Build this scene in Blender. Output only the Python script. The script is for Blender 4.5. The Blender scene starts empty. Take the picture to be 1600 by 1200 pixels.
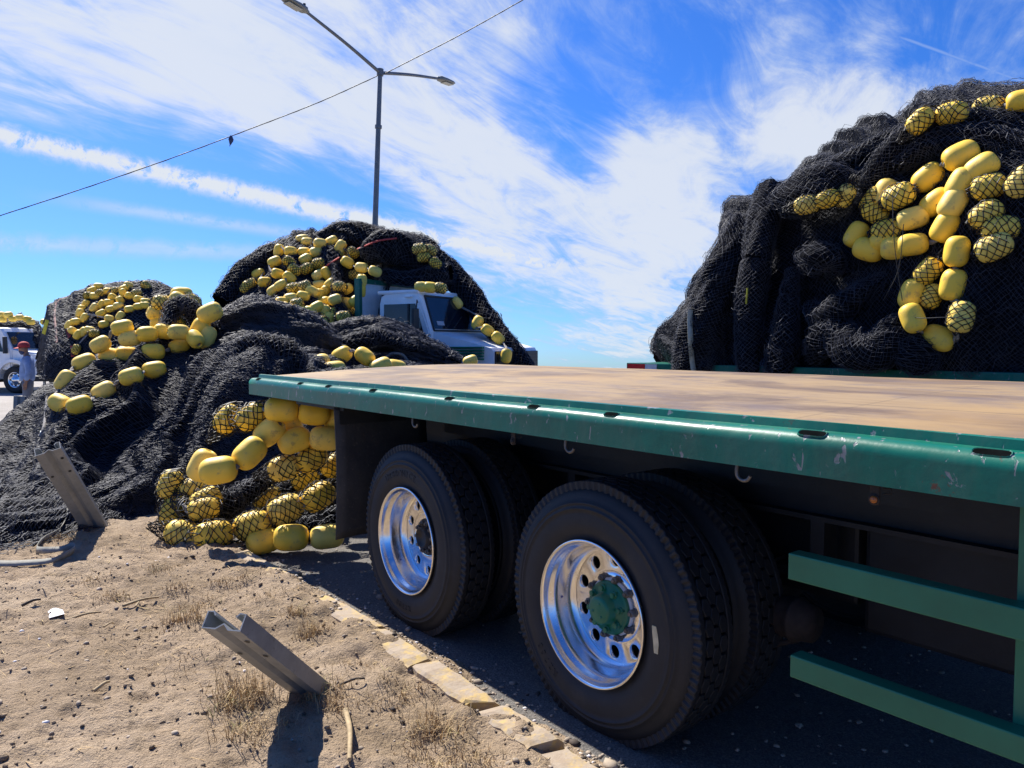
import bpy, bmesh, math, random
import numpy as np
from mathutils import Vector, Matrix
from mathutils.bvhtree import BVHTree

random.seed(7)
RNG = np.random.default_rng(11)
SC = bpy.context.scene
COL = SC.collection
R = math.radians

# ------------------------------------------------------------------ camera geometry
CAMH = 1.6
PITCH = math.atan(62 / 1200)
CAM = np.array([0.0, 0.0, CAMH])
FWD = np.array([0, math.cos(PITCH), -math.sin(PITCH)])
UPV = np.array([0, math.sin(PITCH), math.cos(PITCH)])
RGT = np.array([1.0, 0, 0])

def ray(px, py):
    d = FWD + RGT * ((px - 800) / 1200.0) + UPV * ((600 - py) / 1200.0)
    return d / np.linalg.norm(d)

def pt(px, py, z):
    """point seen at (px, py) standing z metres ahead of the viewer"""
    d = ray(px, py)
    return CAM + d * (z / d[1])

def gp(px, py, h=0.0):
    d = ray(px, py)
    return CAM + d * ((h - CAMH) / d[2])

# lorry axes: s runs along the trailer (towards the front), Y across it
SX = np.array([0.617, -0.787]); SN = np.array([0.787, 0.617])
def tw(v):
    v = np.asarray(v, float)
    out = np.empty_like(v)
    out[..., 0] = v[..., 0] * SX[0] + v[..., 1] * SN[0]
    out[..., 1] = v[..., 0] * SX[1] + v[..., 1] * SN[1]
    out[..., 2] = v[..., 2]
    return out
def s_at(px, Y):
    k = (px - 800) / 1200.0
    return Y * (0.617 * k - 0.787) / (0.617 + 0.787 * k)
def to_sY(p):
    return p[0] * SX[0] + p[1] * SX[1], p[0] * SN[0] + p[1] * SN[1]

# ------------------------------------------------------------------ noise
def _h(i, j, k, seed):
    n = (i * 374761393 + j * 668265263 + k * 2147483647 + seed * 974711) & 0xFFFFFFFF
    n = ((n ^ (n >> 13)) * 1274126177) & 0xFFFFFFFF
    n = (n ^ (n >> 16)) & 0xFFFFFFFF
    return n / 4294967295.0
def vnoise(x, y, z=None, seed=0):
    x = np.asarray(x, float); y = np.asarray(y, float)
    z = np.zeros_like(x) if z is None else np.asarray(z, float) + np.zeros_like(x)
    y = y + np.zeros_like(x)
    xi = np.floor(x).astype(np.int64); yi = np.floor(y).astype(np.int64); zi = np.floor(z).astype(np.int64)
    fx = x - xi; fy = y - yi; fz = z - zi
    fx = fx * fx * (3 - 2 * fx); fy = fy * fy * (3 - 2 * fy); fz = fz * fz * (3 - 2 * fz)
    r = 0
    for a in (0, 1):
        for b in (0, 1):
            for c in (0, 1):
                w = (fx if a else 1 - fx) * (fy if b else 1 - fy) * (fz if c else 1 - fz)
                r = r + w * _h(xi + a, yi + b, zi + c, seed)
    return r
def fbm(x, y, z=None, seed=0, o=4):
    r = 0; a = 0.5; t = 0
    for k in range(o):
        r = r + a * vnoise(x * 2 ** k, y * 2 ** k, None if z is None else z * 2 ** k, seed + k); t += a; a *= 0.5
    return r / t

# ------------------------------------------------------------------ mesh tools
def fastmesh(name, V, Q, mats, midx=None, smooth=True):
    V = np.ascontiguousarray(V, dtype=np.float32); Q = np.ascontiguousarray(Q, dtype=np.int32)
    me = bpy.data.meshes.new(name)
    me.vertices.add(len(V)); me.vertices.foreach_set('co', V.ravel())
    me.loops.add(Q.size); me.loops.foreach_set('vertex_index', Q.ravel())
    me.polygons.add(len(Q)); me.polygons.foreach_set('loop_start', np.arange(0, Q.size, Q.shape[1], dtype=np.int32))
    for m in mats: me.materials.append(m)
    if midx is not None: me.polygons.foreach_set('material_index', np.ascontiguousarray(midx, dtype=np.int32))
    me.update(calc_edges=True)
    me.polygons.foreach_set('use_smooth', np.full(len(Q), smooth, dtype=bool))
    return me

class MB:
    """collects shapes for one mesh; xf maps the numbers given to world space"""
    def __init__(self, xf=None):
        self.V = []; self.F = []; self.M = []; self.S = []; self.xf = xf
    def add(self, verts, faces, mat=0, smooth=False):
        b = len(self.V)
        v = np.asarray(verts, float).reshape(-1, 3)
        if self.xf is not None: v = self.xf(v)
        self.V.extend(map(tuple, v))
        for f in faces:
            self.F.append(tuple(i + b for i in f)); self.M.append(mat); self.S.append(smooth)
    def box(self, lo, hi, mat=0, bev=0.0):
        x0, y0, z0 = lo; x1, y1, z1 = hi
        if bev <= 0:
            v = [(x, y, z) for z in (z0, z1) for x, y in ((x0, y0), (x1, y0), (x1, y1), (x0, y1))]
            f = [(3, 2, 1, 0), (4, 5, 6, 7), (0, 1, 5, 4), (1, 2, 6, 5), (2, 3, 7, 6), (3, 0, 4, 7)]
            self.add(v, f, mat); return
        b = min(bev, (x1 - x0) / 2.2, (y1 - y0) / 2.2, (z1 - z0) / 2.2)
        bm = bmesh.new()
        vs = [bm.verts.new((x, y, z)) for z in (z0, z1) for x, y in ((x0, y0), (x1, y0), (x1, y1), (x0, y1))]
        for q in [(3, 2, 1, 0), (4, 5, 6, 7), (0, 1, 5, 4), (1, 2, 6, 5), (2, 3, 7, 6), (3, 0, 4, 7)]:
            bm.faces.new([vs[i] for i in q])
        bmesh.ops.bevel(bm, geom=list(bm.edges), offset=b, segments=2, affect='EDGES', profile=0.6)
        bm.verts.index_update()
        self.add([v.co[:] for v in bm.verts], [[v.index for v in f.verts] for f in bm.faces], mat)
        bm.free()
    def prism(self, prof, axis, a, b, mat=0, smooth=False, caps=True):
        """closed 2-D profile extruded along axis (0, 1 or 2) from a to b"""
        n = len(prof); V = []
        for t in (a, b):
            for p in prof:
                q = list(p); q.insert(axis, t); V.append(q)
        F = [(i, (i + 1) % n, n + (i + 1) % n, n + i) for i in range(n)]
        self.add(V, F, mat, smooth)
        if caps: self.add(V, [tuple(range(n - 1, -1, -1)), tuple(range(n, 2 * n))], mat)
    def tube(self, pts, r, sides=8, mat=0, caps=True, flat=1.0, closed=False):
        P = np.asarray(pts, float); n = len(P)
        rr = np.full(n, r) if np.isscalar(r) else np.asarray(r, float)
        T = np.gradient(P, axis=0); T /= np.linalg.norm(T, axis=1)[:, None] + 1e-12
        up = np.array([0, 0, 1.0]) if abs(T[0][2]) < 0.9 else np.array([1.0, 0, 0])
        a = np.cross(T[0], up); a /= np.linalg.norm(a); V = []
        for i in range(n):
            a = a - T[i] * a.dot(T[i]); a /= np.linalg.norm(a) + 1e-12
            b = np.cross(T[i], a)
            for k in range(sides):
                t = 2 * math.pi * k / sides
                V.append(P[i] + rr[i] * (math.cos(t) * a + flat * math.sin(t) * b))
        F = []
        for i in range(n - 1):
            for k in range(sides):
                k2 = (k + 1) % sides
                F.append((i * sides + k, i * sides + k2, (i + 1) * sides + k2, (i + 1) * sides + k))
        self.add(V, F, mat, True)
        if caps: self.add(V, [tuple(range(sides - 1, -1, -1)), tuple(range((n - 1) * sides, n * sides))], mat)
    def lathe(self, prof, c, axis=1, n=48, mat=0, smooth=True, a0=0, a1=2 * math.pi):
        """prof: (radius, offset along axis) pairs"""
        V = []; F = []; full = abs(a1 - a0 - 2 * math.pi) < 1e-6; m = n if full else n + 1
        for r, o in prof:
            for k in range(m):
                t = a0 + (a1 - a0) * k / n
                u, w = r * math.cos(t), r * math.sin(t)
                V.append({0: (c[0] + o, c[1] + u, c[2] + w), 1: (c[0] + u, c[1] + o, c[2] + w), 2: (c[0] + u, c[1] + w, c[2] + o)}[axis])
        for i in range(len(prof) - 1):
            for k in range(n):
                k2 = (k + 1) % m
                F.append((i * m + k, i * m + k2, (i + 1) * m + k2, (i + 1) * m + k))
        self.add(V, F, mat, smooth)

MROOT = {}
def link(o, parent=None):
    COL.objects.link(o)
    if parent is not None: o.parent = parent
    return o
def tag(o, label=None, cat=None, group=None, kind=None):
    if label: o['label'] = label
    if cat: o['category'] = cat
    if group: o['group'] = group
    if kind: o['kind'] = kind
    return o
def thing(name, label, cat, loc=(0, 0, 0), rz=0.0, group=None):
    o = bpy.data.objects.new(name, None); o.empty_display_size = 0.2
    COL.objects.link(o)
    o.location = tuple(map(float, loc)); o.rotation_euler = (0, 0, rz)
    MROOT[o.name] = (Matrix.Translation(Vector(tuple(map(float, loc)))) @ Matrix.Rotation(rz, 4, 'Z'))
    return tag(o, label, cat, group)
def fix_normals(me):
    bm = bmesh.new(); bm.from_mesh(me); bmesh.ops.recalc_face_normals(bm, faces=bm.faces); bm.to_mesh(me); bm.free()
def build(name, mb, mats, parent=None, recalc=True):
    """one mesh object; with a parent the world-space numbers become local to it, else the origin goes to the base"""
    if not isinstance(mats, (list, tuple)): mats = [mats]
    if isinstance(mb, MB):
        V = np.array(mb.V, float)
        me = bpy.data.meshes.new(name)
    else:
        V, Q, midx = mb
    if parent is not None:
        M = MROOT[parent.name]; inv = np.array(M.inverted())
        Vl = V @ inv[:3, :3].T + inv[:3, 3]
    else:
        lo = V.min(0); hi = V.max(0); base = np.array([(lo[0] + hi[0]) / 2, (lo[1] + hi[1]) / 2, lo[2]])
        Vl = V - base
    if isinstance(mb, MB):
        me.from_pydata([tuple(v) for v in Vl], [], mb.F)
        for m in mats: me.materials.append(m)
        me.polygons.foreach_set('material_index', mb.M); me.polygons.foreach_set('use_smooth', mb.S)
        if recalc: fix_normals(me)
        me.update()
    else:
        me = fastmesh(name, Vl, Q, mats, midx)
    o = bpy.data.objects.new(name, me)
    link(o, parent)
    if parent is None:
        o.location = tuple(base); MROOT[o.name] = Matrix.Translation(Vector(tuple(base)))
    else:
        MROOT[o.name] = MROOT[parent.name]
    return o
def copy_tree(o, parent=None):
    c = o.copy(); COL.objects.link(c)
    if parent is not None: c.parent = parent
    for ch in [x for x in bpy.data.objects if x.parent is o]: copy_tree(ch, c)
    return c

# ------------------------------------------------------------------ materials
def lin(r, g, b):
    f = lambda c: (c / 255 / 12.92) if c / 255 <= 0.04045 else ((c / 255 + 0.055) / 1.055) ** 2.4
    return (f(r), f(g), f(b), 1)
class NT:
    def __init__(self, name):
        self.m = bpy.data.materials.new(name); self.m.use_nodes = True
        self.t = self.m.node_tree; self.n = self.t.nodes; self.b = self.n['Principled BSDF']; self.out = self.n['Material Output']
    def new(self, typ, **kw):
        x = self.n.new(typ)
        for k, v in kw.items():
            if k.startswith('i_'): x.inputs[k[2:].replace('_', ' ')].default_value = v
            else: setattr(x, k, v)
        return x
    def l(self, a, b): self.t.links.new(a, b)
    def coord(self, kind='Object', scale=(1, 1, 1), rot=(0, 0, 0)):
        c = self.new('ShaderNodeTexCoord'); mp = self.new('ShaderNodeMapping')
        mp.inputs['Scale'].default_value = scale; mp.inputs['Rotation'].default_value = rot
        self.l(c.outputs[kind], mp.inputs['Vector']); return mp.outputs['Vector']
    def noise(self, vec, scale, detail=4, rough=0.55, dist=0.0):
        x = self.new('ShaderNodeTexNoise'); x.inputs['Scale'].default_value = scale; x.inputs['Detail'].default_value = detail
        x.inputs['Roughness'].default_value = rough; x.inputs['Distortion'].default_value = dist
        self.l(vec, x.inputs['Vector']); return x.outputs['Fac']
    def ramp(self, fac, stops, interp='LINEAR'):
        x = self.new('ShaderNodeValToRGB'); x.color_ramp.interpolation = interp
        e = x.color_ramp.elements
        while len(e) < len(stops): e.new(0.5)
        for el, (p, c) in zip(e, stops): el.position = p; el.color = c if len(c) == 4 else (*c, 1)
        self.l(fac, x.inputs['Fac']); return x.outputs['Color']
    def step(self, fac, a, b):
        x = self.new('ShaderNodeMapRange'); x.inputs['From Min'].default_value = a; x.inputs['From Max'].default_value = b
        self.l(fac, x.inputs['Value']); return x.outputs['Result']
    def mix(self, fac, a, b, mode='MIX'):
        x = self.new('ShaderNodeMix', data_type='RGBA', blend_type=mode)
        for sock, v in ((x.inputs[0], fac), (x.inputs[6], a), (x.inputs[7], b)):
            if hasattr(v, 'is_linked'): self.l(v, sock)
            else: sock.default_value = v
        return x.outputs[2]
    def math(self, op, a, b=None):
        x = self.new('ShaderNodeMath', operation=op)
        for i, v in enumerate((a, b)):
            if v is None: continue
            if hasattr(v, 'is_linked'): self.l(v, x.inputs[i])
            else: x.inputs[i].default_value = v
        return x.outputs[0]
    def bump(self, h, strength=0.4, dist=0.01):
        x = self.new('ShaderNodeBump'); x.inputs['Strength'].default_value = strength; x.inputs['Distance'].default_value = dist
        self.l(h, x.inputs['Height']); self.l(x.outputs['Normal'], self.b.inputs['Normal']); return x
    def set(self, **kw):
        for k, v in kw.items():
            s = self.b.inputs[k.replace('_', ' ')]
            if hasattr(v, 'is_linked'): self.l(v, s)
            else: s.default_value = v
        return self.m

def simple(name, col, rough=0.6, metal=0.0, var=0.25, scale=6, bump=0.15, bscale=60, spec=0.5):
    t = NT(name); v = t.coord()
    n = t.noise(v, scale, 5)
    dark = tuple(c * (1 - var) for c in col[:3]) + (1,); light = tuple(min(1, c * (1 + var)) for c in col[:3]) + (1,)
    c = t.ramp(n, [(0.3, dark), (0.7, light)])
    t.set(Base_Color=c, Roughness=rough, Metallic=metal, Specular_IOR_Level=spec)
    if bump: t.bump(t.noise(v, bscale, 4), bump, 0.004)
    return t.m
MT = {}
def mats():
    # asphalt, with dust over it far from the kerb
    t = NT('asphalt'); v = t.coord()
    n1 = t.noise(v, 0.6, 5); n2 = t.noise(v, 120, 3, 0.7); n3 = t.noise(v, 9, 5, 0.6)
    base = t.ramp(n2, [(0.3, (0.05, 0.048, 0.046)), (0.5, (0.11, 0.103, 0.096)), (0.72, (0.26, 0.235, 0.205))])
    dust = t.mix(t.step(n3, 0.45, 0.75), base, (0.20, 0.165, 0.13, 1))
    sx = t.new('ShaderNodeSeparateXYZ'); t.l(v, sx.inputs[0])
    far = t.step(t.math('ADD', sx.outputs[1], t.math('MULTIPLY', sx.outputs[0], -0.25)), 9.0, 14.0)
    pale = t.ramp(n1, [(0.3, (0.25, 0.225, 0.20)), (0.7, (0.36, 0.33, 0.30))])
    c = t.mix(far, t.mix(t.math('MULTIPLY', t.step(n1, 0.35, 0.75), 0.55), base, dust), pale)
    vo = t.new('ShaderNodeTexVoronoi', feature='DISTANCE_TO_EDGE'); vo.inputs['Scale'].default_value = 1.1
    wv = t.new('ShaderNodeVectorMath', operation='ADD'); nn = t.new('ShaderNodeTexNoise'); nn.inputs['Scale'].default_value = 3
    t.l(v, nn.inputs['Vector']); t.l(v, wv.inputs[0]); t.l(nn.outputs['Color'], wv.inputs[1]); t.l(wv.outputs[0], vo.inputs['Vector'])
    crack = t.math('MULTIPLY', t.math('SUBTRACT', 1, t.step(vo.outputs['Distance'], 0.0, 0.02)), 0.5)
    c = t.mix(crack, c, (0.16, 0.15, 0.13, 1))
    t.set(Base_Color=c, Roughness=0.9); t.bump(t.math('ADD', n2, n3), 0.7, 0.012); MT['asphalt'] = t.m
    # bare earth
    t = NT('earth'); v = t.coord()
    n1 = t.noise(v, 1.3, 6, 0.6); n2 = t.noise(v, 14, 6, 0.65); n3 = t.noise(v, 70, 4, 0.7); n4 = t.noise(v, 3.5, 6, 0.7, 0.4)
    c = t.ramp(n1, [(0.3, (0.28, 0.208, 0.135)), (0.5, (0.385, 0.29, 0.197)), (0.7, (0.47, 0.365, 0.255))])
    c = t.mix(t.math('MULTIPLY', t.step(n2, 0.50, 0.68), 0.42), c, (0.165, 0.12, 0.08, 1))
    c = t.mix(t.math('MULTIPLY', t.step(n4, 0.54, 0.68), 0.5), c, (0.13, 0.095, 0.06, 1))
    c = t.mix(t.math('MULTIPLY', t.step(n3, 0.58, 0.68), 0.45), c, (0.085, 0.065, 0.045, 1))
    c = t.mix(t.math('MULTIPLY', t.step(n3, 0.38, 0.30), 0.35), c, (0.5, 0.43, 0.34, 1))
    t.set(Base_Color=c, Roughness=0.95, Specular_IOR_Level=0.15)
    t.bump(t.math('ADD', t.math('MULTIPLY', n2, 1.2), n3), 0.9, 0.028); MT['earth'] = t.m
    # kerb stone with worn yellow paint
    t = NT('kerb_paint'); v = t.coord()
    n1 = t.noise(v, 6, 7, 0.72); n2 = t.noise(v, 60, 4)
    c = t.mix(t.step(n1, 0.47, 0.56), (0.33, 0.265, 0.195, 1), (0.46, 0.325, 0.12, 1))
    c = t.mix(t.math('MULTIPLY', t.step(t.noise(v, 22, 5), 0.45, 0.62), 0.75), c, (0.29, 0.22, 0.155, 1))
    t.set(Base_Color=c, Roughness=0.85); t.bump(n2, 0.5, 0.006); MT['kerb'] = t.m
    # chipped green enamel
    t = NT('green_paint'); v = t.coord()
    n1 = t.noise(v, 3, 4); n2 = t.noise(v, 17, 5, 0.55, 0.5); n3 = t.noise(t.coord(scale=(1, 1, 0.35)), 38, 3, 0.5, 0.6)
    c = t.ramp(n1, [(0.3, (0.0014, 0.098, 0.064)), (0.7, (0.0025, 0.15, 0.098))])
    chip = t.math('MAXIMUM', t.step(n2, 0.65, 0.68), t.step(n3, 0.665, 0.69))
    c = t.mix(chip, c, (0.20, 0.215, 0.215, 1))
    dust = t.math('MULTIPLY', t.step(t.noise(t.coord(scale=(1, 1, 0.3)), 9, 7, 0.7), 0.45, 0.8), 0.28)
    c = t.mix(dust, c, (0.16, 0.15, 0.12, 1))
    c = t.mix(t.step(t.noise(v, 6, 6, 0.75), 0.64, 0.68), c, (0.11, 0.05, 0.03, 1))
    t.set(Base_Color=c, Roughness=t.ramp(n1, [(0.3, (0.30,) * 3), (0.7, (0.42,) * 3)]), Specular_IOR_Level=0.35)
    t.bump(t.math('SUBTRACT', t.noise(v, 26, 3), t.math('MULTIPLY', chip, 0.6)), 0.25, 0.004); MT['green'] = t.m
    t = NT('green_guard'); v = t.coord(); n1 = t.noise(v, 5, 5)
    t.set(Base_Color=t.ramp(n1, [(0.3, (0.004, 0.115, 0.058)), (0.7, (0.007, 0.155, 0.08))]), Roughness=0.38)
    t.bump(t.noise(v, 40, 3), 0.1, 0.003); MT['green2'] = t.m
    # scuffed plywood deck, grain along the trailer
    t = NT('deck_wood'); a = -math.atan2(SX[1], SX[0])
    v = t.coord('Object', (1, 1, 1)); 
    vs = t.coord('Object', (0.9, 1.9, 1)); vf = t.coord('Object', (3.0, 45, 1))
    n1 = t.noise(vs, 0.9, 7, 0.62, 0.5); n2 = t.noise(vf, 1.0, 6, 0.7); n3 = t.noise(v, 1.1, 5, 0.6); n4 = t.noise(vs, 2.6, 6, 0.7)
    c = t.ramp(n2, [(0.25, (0.205, 0.134, 0.068)), (0.5, (0.275, 0.186, 0.096)), (0.75, (0.33, 0.235, 0.13))])
    c = t.mix(t.math('MULTIPLY', t.step(n1, 0.47, 0.57), 0.85), c, (0.098, 0.060, 0.046, 1))
    c = t.mix(t.math('MULTIPLY', t.step(n4, 0.50, 0.62), 0.6), c, (0.14, 0.105, 0.10, 1))
    c = t.mix(t.math('MULTIPLY', t.step(n3, 0.45, 0.65), 0.65), c, (0.36, 0.225, 0.085, 1))
    sx = t.new('ShaderNodeSeparateXYZ'); t.l(v, sx.inputs[0])
    jx = t.step(t.math('ABSOLUTE', t.math('SUBTRACT', t.math('FRACT', t.math('MULTIPLY', sx.outputs[0], 1 / 2.44)), 0.5)), 0.0035, 0.0015)
    jy = t.step(t.math('ABSOLUTE', t.math('SUBTRACT', t.math('FRACT', t.math('MULTIPLY', sx.outputs[1], 1 / 1.22)), 0.5)), 0.006, 0.003)
    c = t.mix(t.math('MULTIPLY', t.math('MAXIMUM', t.math('MULTIPLY', jx, 0.5), jy), 0.55), c, (0.06, 0.045, 0.035, 1))
    t.set(Base_Color=c, Roughness=0.75); t.bump(t.math('ADD', n2, t.math('MULTIPLY', n4, 0.6)), 0.35, 0.008); MT['wood'] = t.m
    # rubber
    t = NT('tyre_rubber'); v = t.coord(); n1 = t.noise(v, 5, 6, 0.65); n2 = t.noise(v, 90, 3)
    c = t.ramp(n1, [(0.3, (0.006, 0.0068, 0.0085)), (0.6, (0.012, 0.013, 0.016)), (0.8, (0.028, 0.027, 0.027))])
    c = t.mix(t.math('MULTIPLY', t.step(t.noise(v, 13, 7, 0.75), 0.54, 0.74), 0.32), c, (0.045, 0.043, 0.042, 1))
    t.set(Base_Color=c, Roughness=0.66); t.bump(n2, 0.25, 0.003); MT['rubber'] = t.m
    t = NT('flap_rubber'); v = t.coord(); n1 = t.noise(v, 4, 6, 0.7); n2 = t.noise(v, 55, 4)
    c = t.ramp(n1, [(0.3, (0.016, 0.017, 0.019)), (0.75, (0.055, 0.05, 0.046))])
    c = t.mix(t.math('MULTIPLY', t.step(n2, 0.62, 0.7), 0.4), c, (0.12, 0.1, 0.08, 1))
    t.set(Base_Color=c, Roughness=0.7); t.bump(n1, 0.3, 0.02); MT['flap'] = t.m
    # polished alloy
    t = NT('polished_alloy'); v = t.coord(); n1 = t.noise(v, 18, 5, 0.7)
    t.set(Base_Color=(0.80, 0.80, 0.81, 1), Metallic=1.0, Roughness=t.ramp(n1, [(0.35, (0.13,) * 3), (0.75, (0.32,) * 3)]))
    t.bump(t.noise(v, 12, 4), 0.06, 0.004); MT['alloy'] = t.m
    MT['steel_dark'] = simple('chassis_steel', (0.010, 0.011, 0.013), 0.6, 0.0, 0.5, 5, 0.3)
    MT['iron'] = simple('worn_iron', (0.13, 0.12, 0.11), 0.5, 0.6, 0.4, 20, 0.3)
    MT['hub_dark'] = simple('hub_iron', (0.03, 0.028, 0.026), 0.5, 0.5, 0.5, 20, 0.3)
    MT['rust'] = simple('rusty_iron', (0.022, 0.015, 0.012), 0.8, 0.0, 0.5, 20, 0.4)
    t = NT('galvanised'); v = t.coord(); n1 = t.noise(v, 7, 6, 0.65); n2 = t.noise(v, 45, 4, 0.7)
    c = t.ramp(n1, [(0.3, (0.19, 0.20, 0.20)), (0.7, (0.31, 0.32, 0.315))])
    c = t.mix(t.math('MULTIPLY', t.step(n2, 0.6, 0.72), 0.5), c, (0.14, 0.12, 0.10, 1))
    t.set(Base_Color=c, Roughness=0.5, Metallic=0.1); t.bump(n2, 0.2, 0.003); MT['galv'] = t.m
    # floats
    t = NT('yellow_float'); v = t.coord(); oi = t.new('ShaderNodeObjectInfo')
    off = t.new('ShaderNodeVectorMath', operation='ADD'); t.l(v, off.inputs[0])
    cm = t.new('ShaderNodeCombineXYZ'); mm = t.math('MULTIPLY', oi.outputs['Random'], 37.0)
    for k in range(3): t.l(mm, cm.inputs[k])
    t.l(cm.outputs[0], off.inputs[1]); vv = off.outputs[0]
    n1 = t.noise(vv, 7, 5, 0.6); n2 = t.noise(vv, 40, 4)
    base = t.ramp(oi.outputs['Random'], [(0.0, (0.96, 0.61, 0.055)), (0.5, (0.97, 0.66, 0.080)), (1.0, (0.96, 0.69, 0.15))])
    c = t.mix(t.math('MULTIPLY', t.step(n1, 0.5, 0.75), 0.45), base, (0.66, 0.47, 0.16, 1))
    c = t.mix(t.math('MULTIPLY', t.step(t.noise(vv, 14, 6, 0.7), 0.57, 0.66), 0.5), c, (0.36, 0.25, 0.10, 1))
    t.set(Base_Color=c, Roughness=0.5, Specular_IOR_Level=0.35, Subsurface_Weight=0.0); t.bump(n2, 0.12, 0.006); MT['float'] = t.m
    # nets
    t = NT('net_core'); v = t.coord(); n1 = t.noise(v, 25, 4, 0.7)
    t.set(Base_Color=t.ramp(n1, [(0.3, (0.003, 0.0034, 0.005)), (0.75, (0.010, 0.011, 0.015))]), Roughness=0.95, Specular_IOR_Level=0.04)
    t.bump(n1, 0.8, 0.03); MT['core'] = t.m  # deep shade between the strands is put into this near-black colour
    t = NT('net_twine'); v = t.coord(); n1 = t.noise(v, 6, 5, 0.7)
    t.set(Base_Color=t.ramp(n1, [(0.3, (0.026, 0.029, 0.042)), (0.6, (0.058, 0.063, 0.086)), (0.8, (0.12, 0.127, 0.16))]), Roughness=0.6, Specular_IOR_Level=0.4)
    MT['twine'] = t.m
    MT['wrap'] = simple('net_wrap_twine', (0.008, 0.008, 0.011), 0.6, 0, 0.4, 30, 0)
    t = NT('grey_rope'); v = t.coord('Object'); n1 = t.noise(v, 60, 4)
    t.set(Base_Color=t.ramp(n1, [(0.3, (0.14, 0.13, 0.12)), (0.7, (0.34, 0.32, 0.30))]), Roughness=0.9); t.bump(n1, 0.6, 0.01); MT['rope'] = t.m
    MT['white'] = simple('white_cab_paint', (0.90, 0.90, 0.89), 0.35, 0, 0.08, 3, 0.04)
    MT['panel'] = simple('white_panel', (0.74, 0.75, 0.76), 0.5, 0, 0.15, 4, 0.1)
    MT['glass'] = simple('dark_glass', (0.012, 0.018, 0.028), 0.06, 0, 0.4, 2, 0, spec=0.6)
    MT['black'] = simple('black_plastic', (0.016, 0.017, 0.019), 0.5, 0, 0.3, 10, 0.1)
    MT['slot'] = simple('slot_shadowed_steel', (0.006, 0.007, 0.007), 1.0, 0, 0.3, 20, 0, spec=0.0)  # dark plate colour standing for the shade inside the open slots
    MT['grille'] = simple('grille_black', (0.02, 0.022, 0.028), 0.4, 0.2, 0.3, 10, 0.1)
    MT['red'] = simple('red_webbing', (0.48, 0.06, 0.05), 0.8, 0, 0.2, 20, 0.2)
    MT['pinkstrap'] = simple('faded_red_webbing', (0.42, 0.22, 0.18), 0.8, 0, 0.2, 20, 0.2)
    MT['strap'] = simple('beige_webbing', (0.42, 0.40, 0.31), 0.85, 0, 0.15, 30, 0.3)
    MT['strapgrey'] = simple('grey_webbing', (0.27, 0.26, 0.22), 0.85, 0, 0.2, 30, 0.3)
    MT['yellowstrap'] = simple('yellow_webbing', (0.55, 0.5, 0.05), 0.8, 0, 0.2, 20, 0.2)
    MT['tape_red'] = simple('red_reflector', (0.55, 0.02, 0.02), 0.3, 0, 0.1, 10, 0)
    MT['tape_white'] = simple('white_reflector', (0.50, 0.53, 0.56), 0.3, 0, 0.1, 10, 0)
    MT['amber'] = simple('amber_lens', (0.40, 0.12, 0.02), 0.3, 0, 0.2, 10, 0)
    MT['chalk'] = simple('cream_chalk', (0.55, 0.47, 0.28), 0.9, 0, 0.2, 30, 0.3)
    MT['sticker'] = simple('pale_sticker', (0.45, 0.46, 0.48), 0.5, 0, 0.05, 10, 0)
    MT['blue'] = simple('blue_ink', (0.03, 0.06, 0.28), 0.5, 0, 0.05, 10, 0)
    MT['pole'] = simple('grey_pole_paint', (0.17, 0.18, 0.19), 0.55, 0.3, 0.15, 4, 0.1)
    MT['lamp'] = simple('lamp_housing', (0.22, 0.22, 0.20), 0.5, 0, 0.1, 5, 0)
    MT['lens'] = simple('lamp_lens', (0.35, 0.34, 0.28), 0.3, 0, 0.1, 5, 0)
    MT['wire'] = simple('cable_black', (0.02, 0.022, 0.025), 0.6, 0, 0.2, 5, 0)
    MT['skin'] = simple('skin', (0.30, 0.16, 0.10), 0.6, 0, 0.1, 10, 0)
    MT['shirt'] = simple('blue_denim', (0.24, 0.33, 0.52), 0.85, 0, 0.25, 8, 0.3)
    MT['trousers'] = simple('grey_cloth', (0.15, 0.16, 0.18), 0.85, 0, 0.2, 8, 0.3)
    MT['cap'] = simple('red_cap_cloth', (0.50, 0.045, 0.04), 0.8, 0, 0.15, 12, 0.2)
    MT['gaiter'] = simple('dark_blue_cloth', (0.05, 0.07, 0.14), 0.85, 0, 0.2, 12, 0.2)
    MT['paper'] = simple('white_paper', (0.72, 0.70, 0.70), 0.8, 0, 0.05, 12, 0.1)
    MT['twig'] = simple('dry_twig', (0.36, 0.27, 0.15), 0.85, 0, 0.3, 30, 0.3)
    MT['darktwig'] = simple('dark_twig', (0.06, 0.045, 0.035), 0.85, 0, 0.3, 30, 0.3)
    MT['stone'] = simple('pebble_stone', (0.33, 0.27, 0.205), 0.9, 0, 0.45, 5, 0.4)
    t = NT('straw'); oi = t.new('ShaderNodeTexCoord'); v = t.coord('Object')
    n1 = t.noise(v, 9, 3)
    t.set(Base_Color=t.ramp(n1, [(0.35, (0.30, 0.19, 0.09)), (0.58, (0.46, 0.33, 0.17)), (0.74, (0.22, 0.23, 0.06))]), Roughness=0.9); MT['straw'] = t.m
mats()
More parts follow.
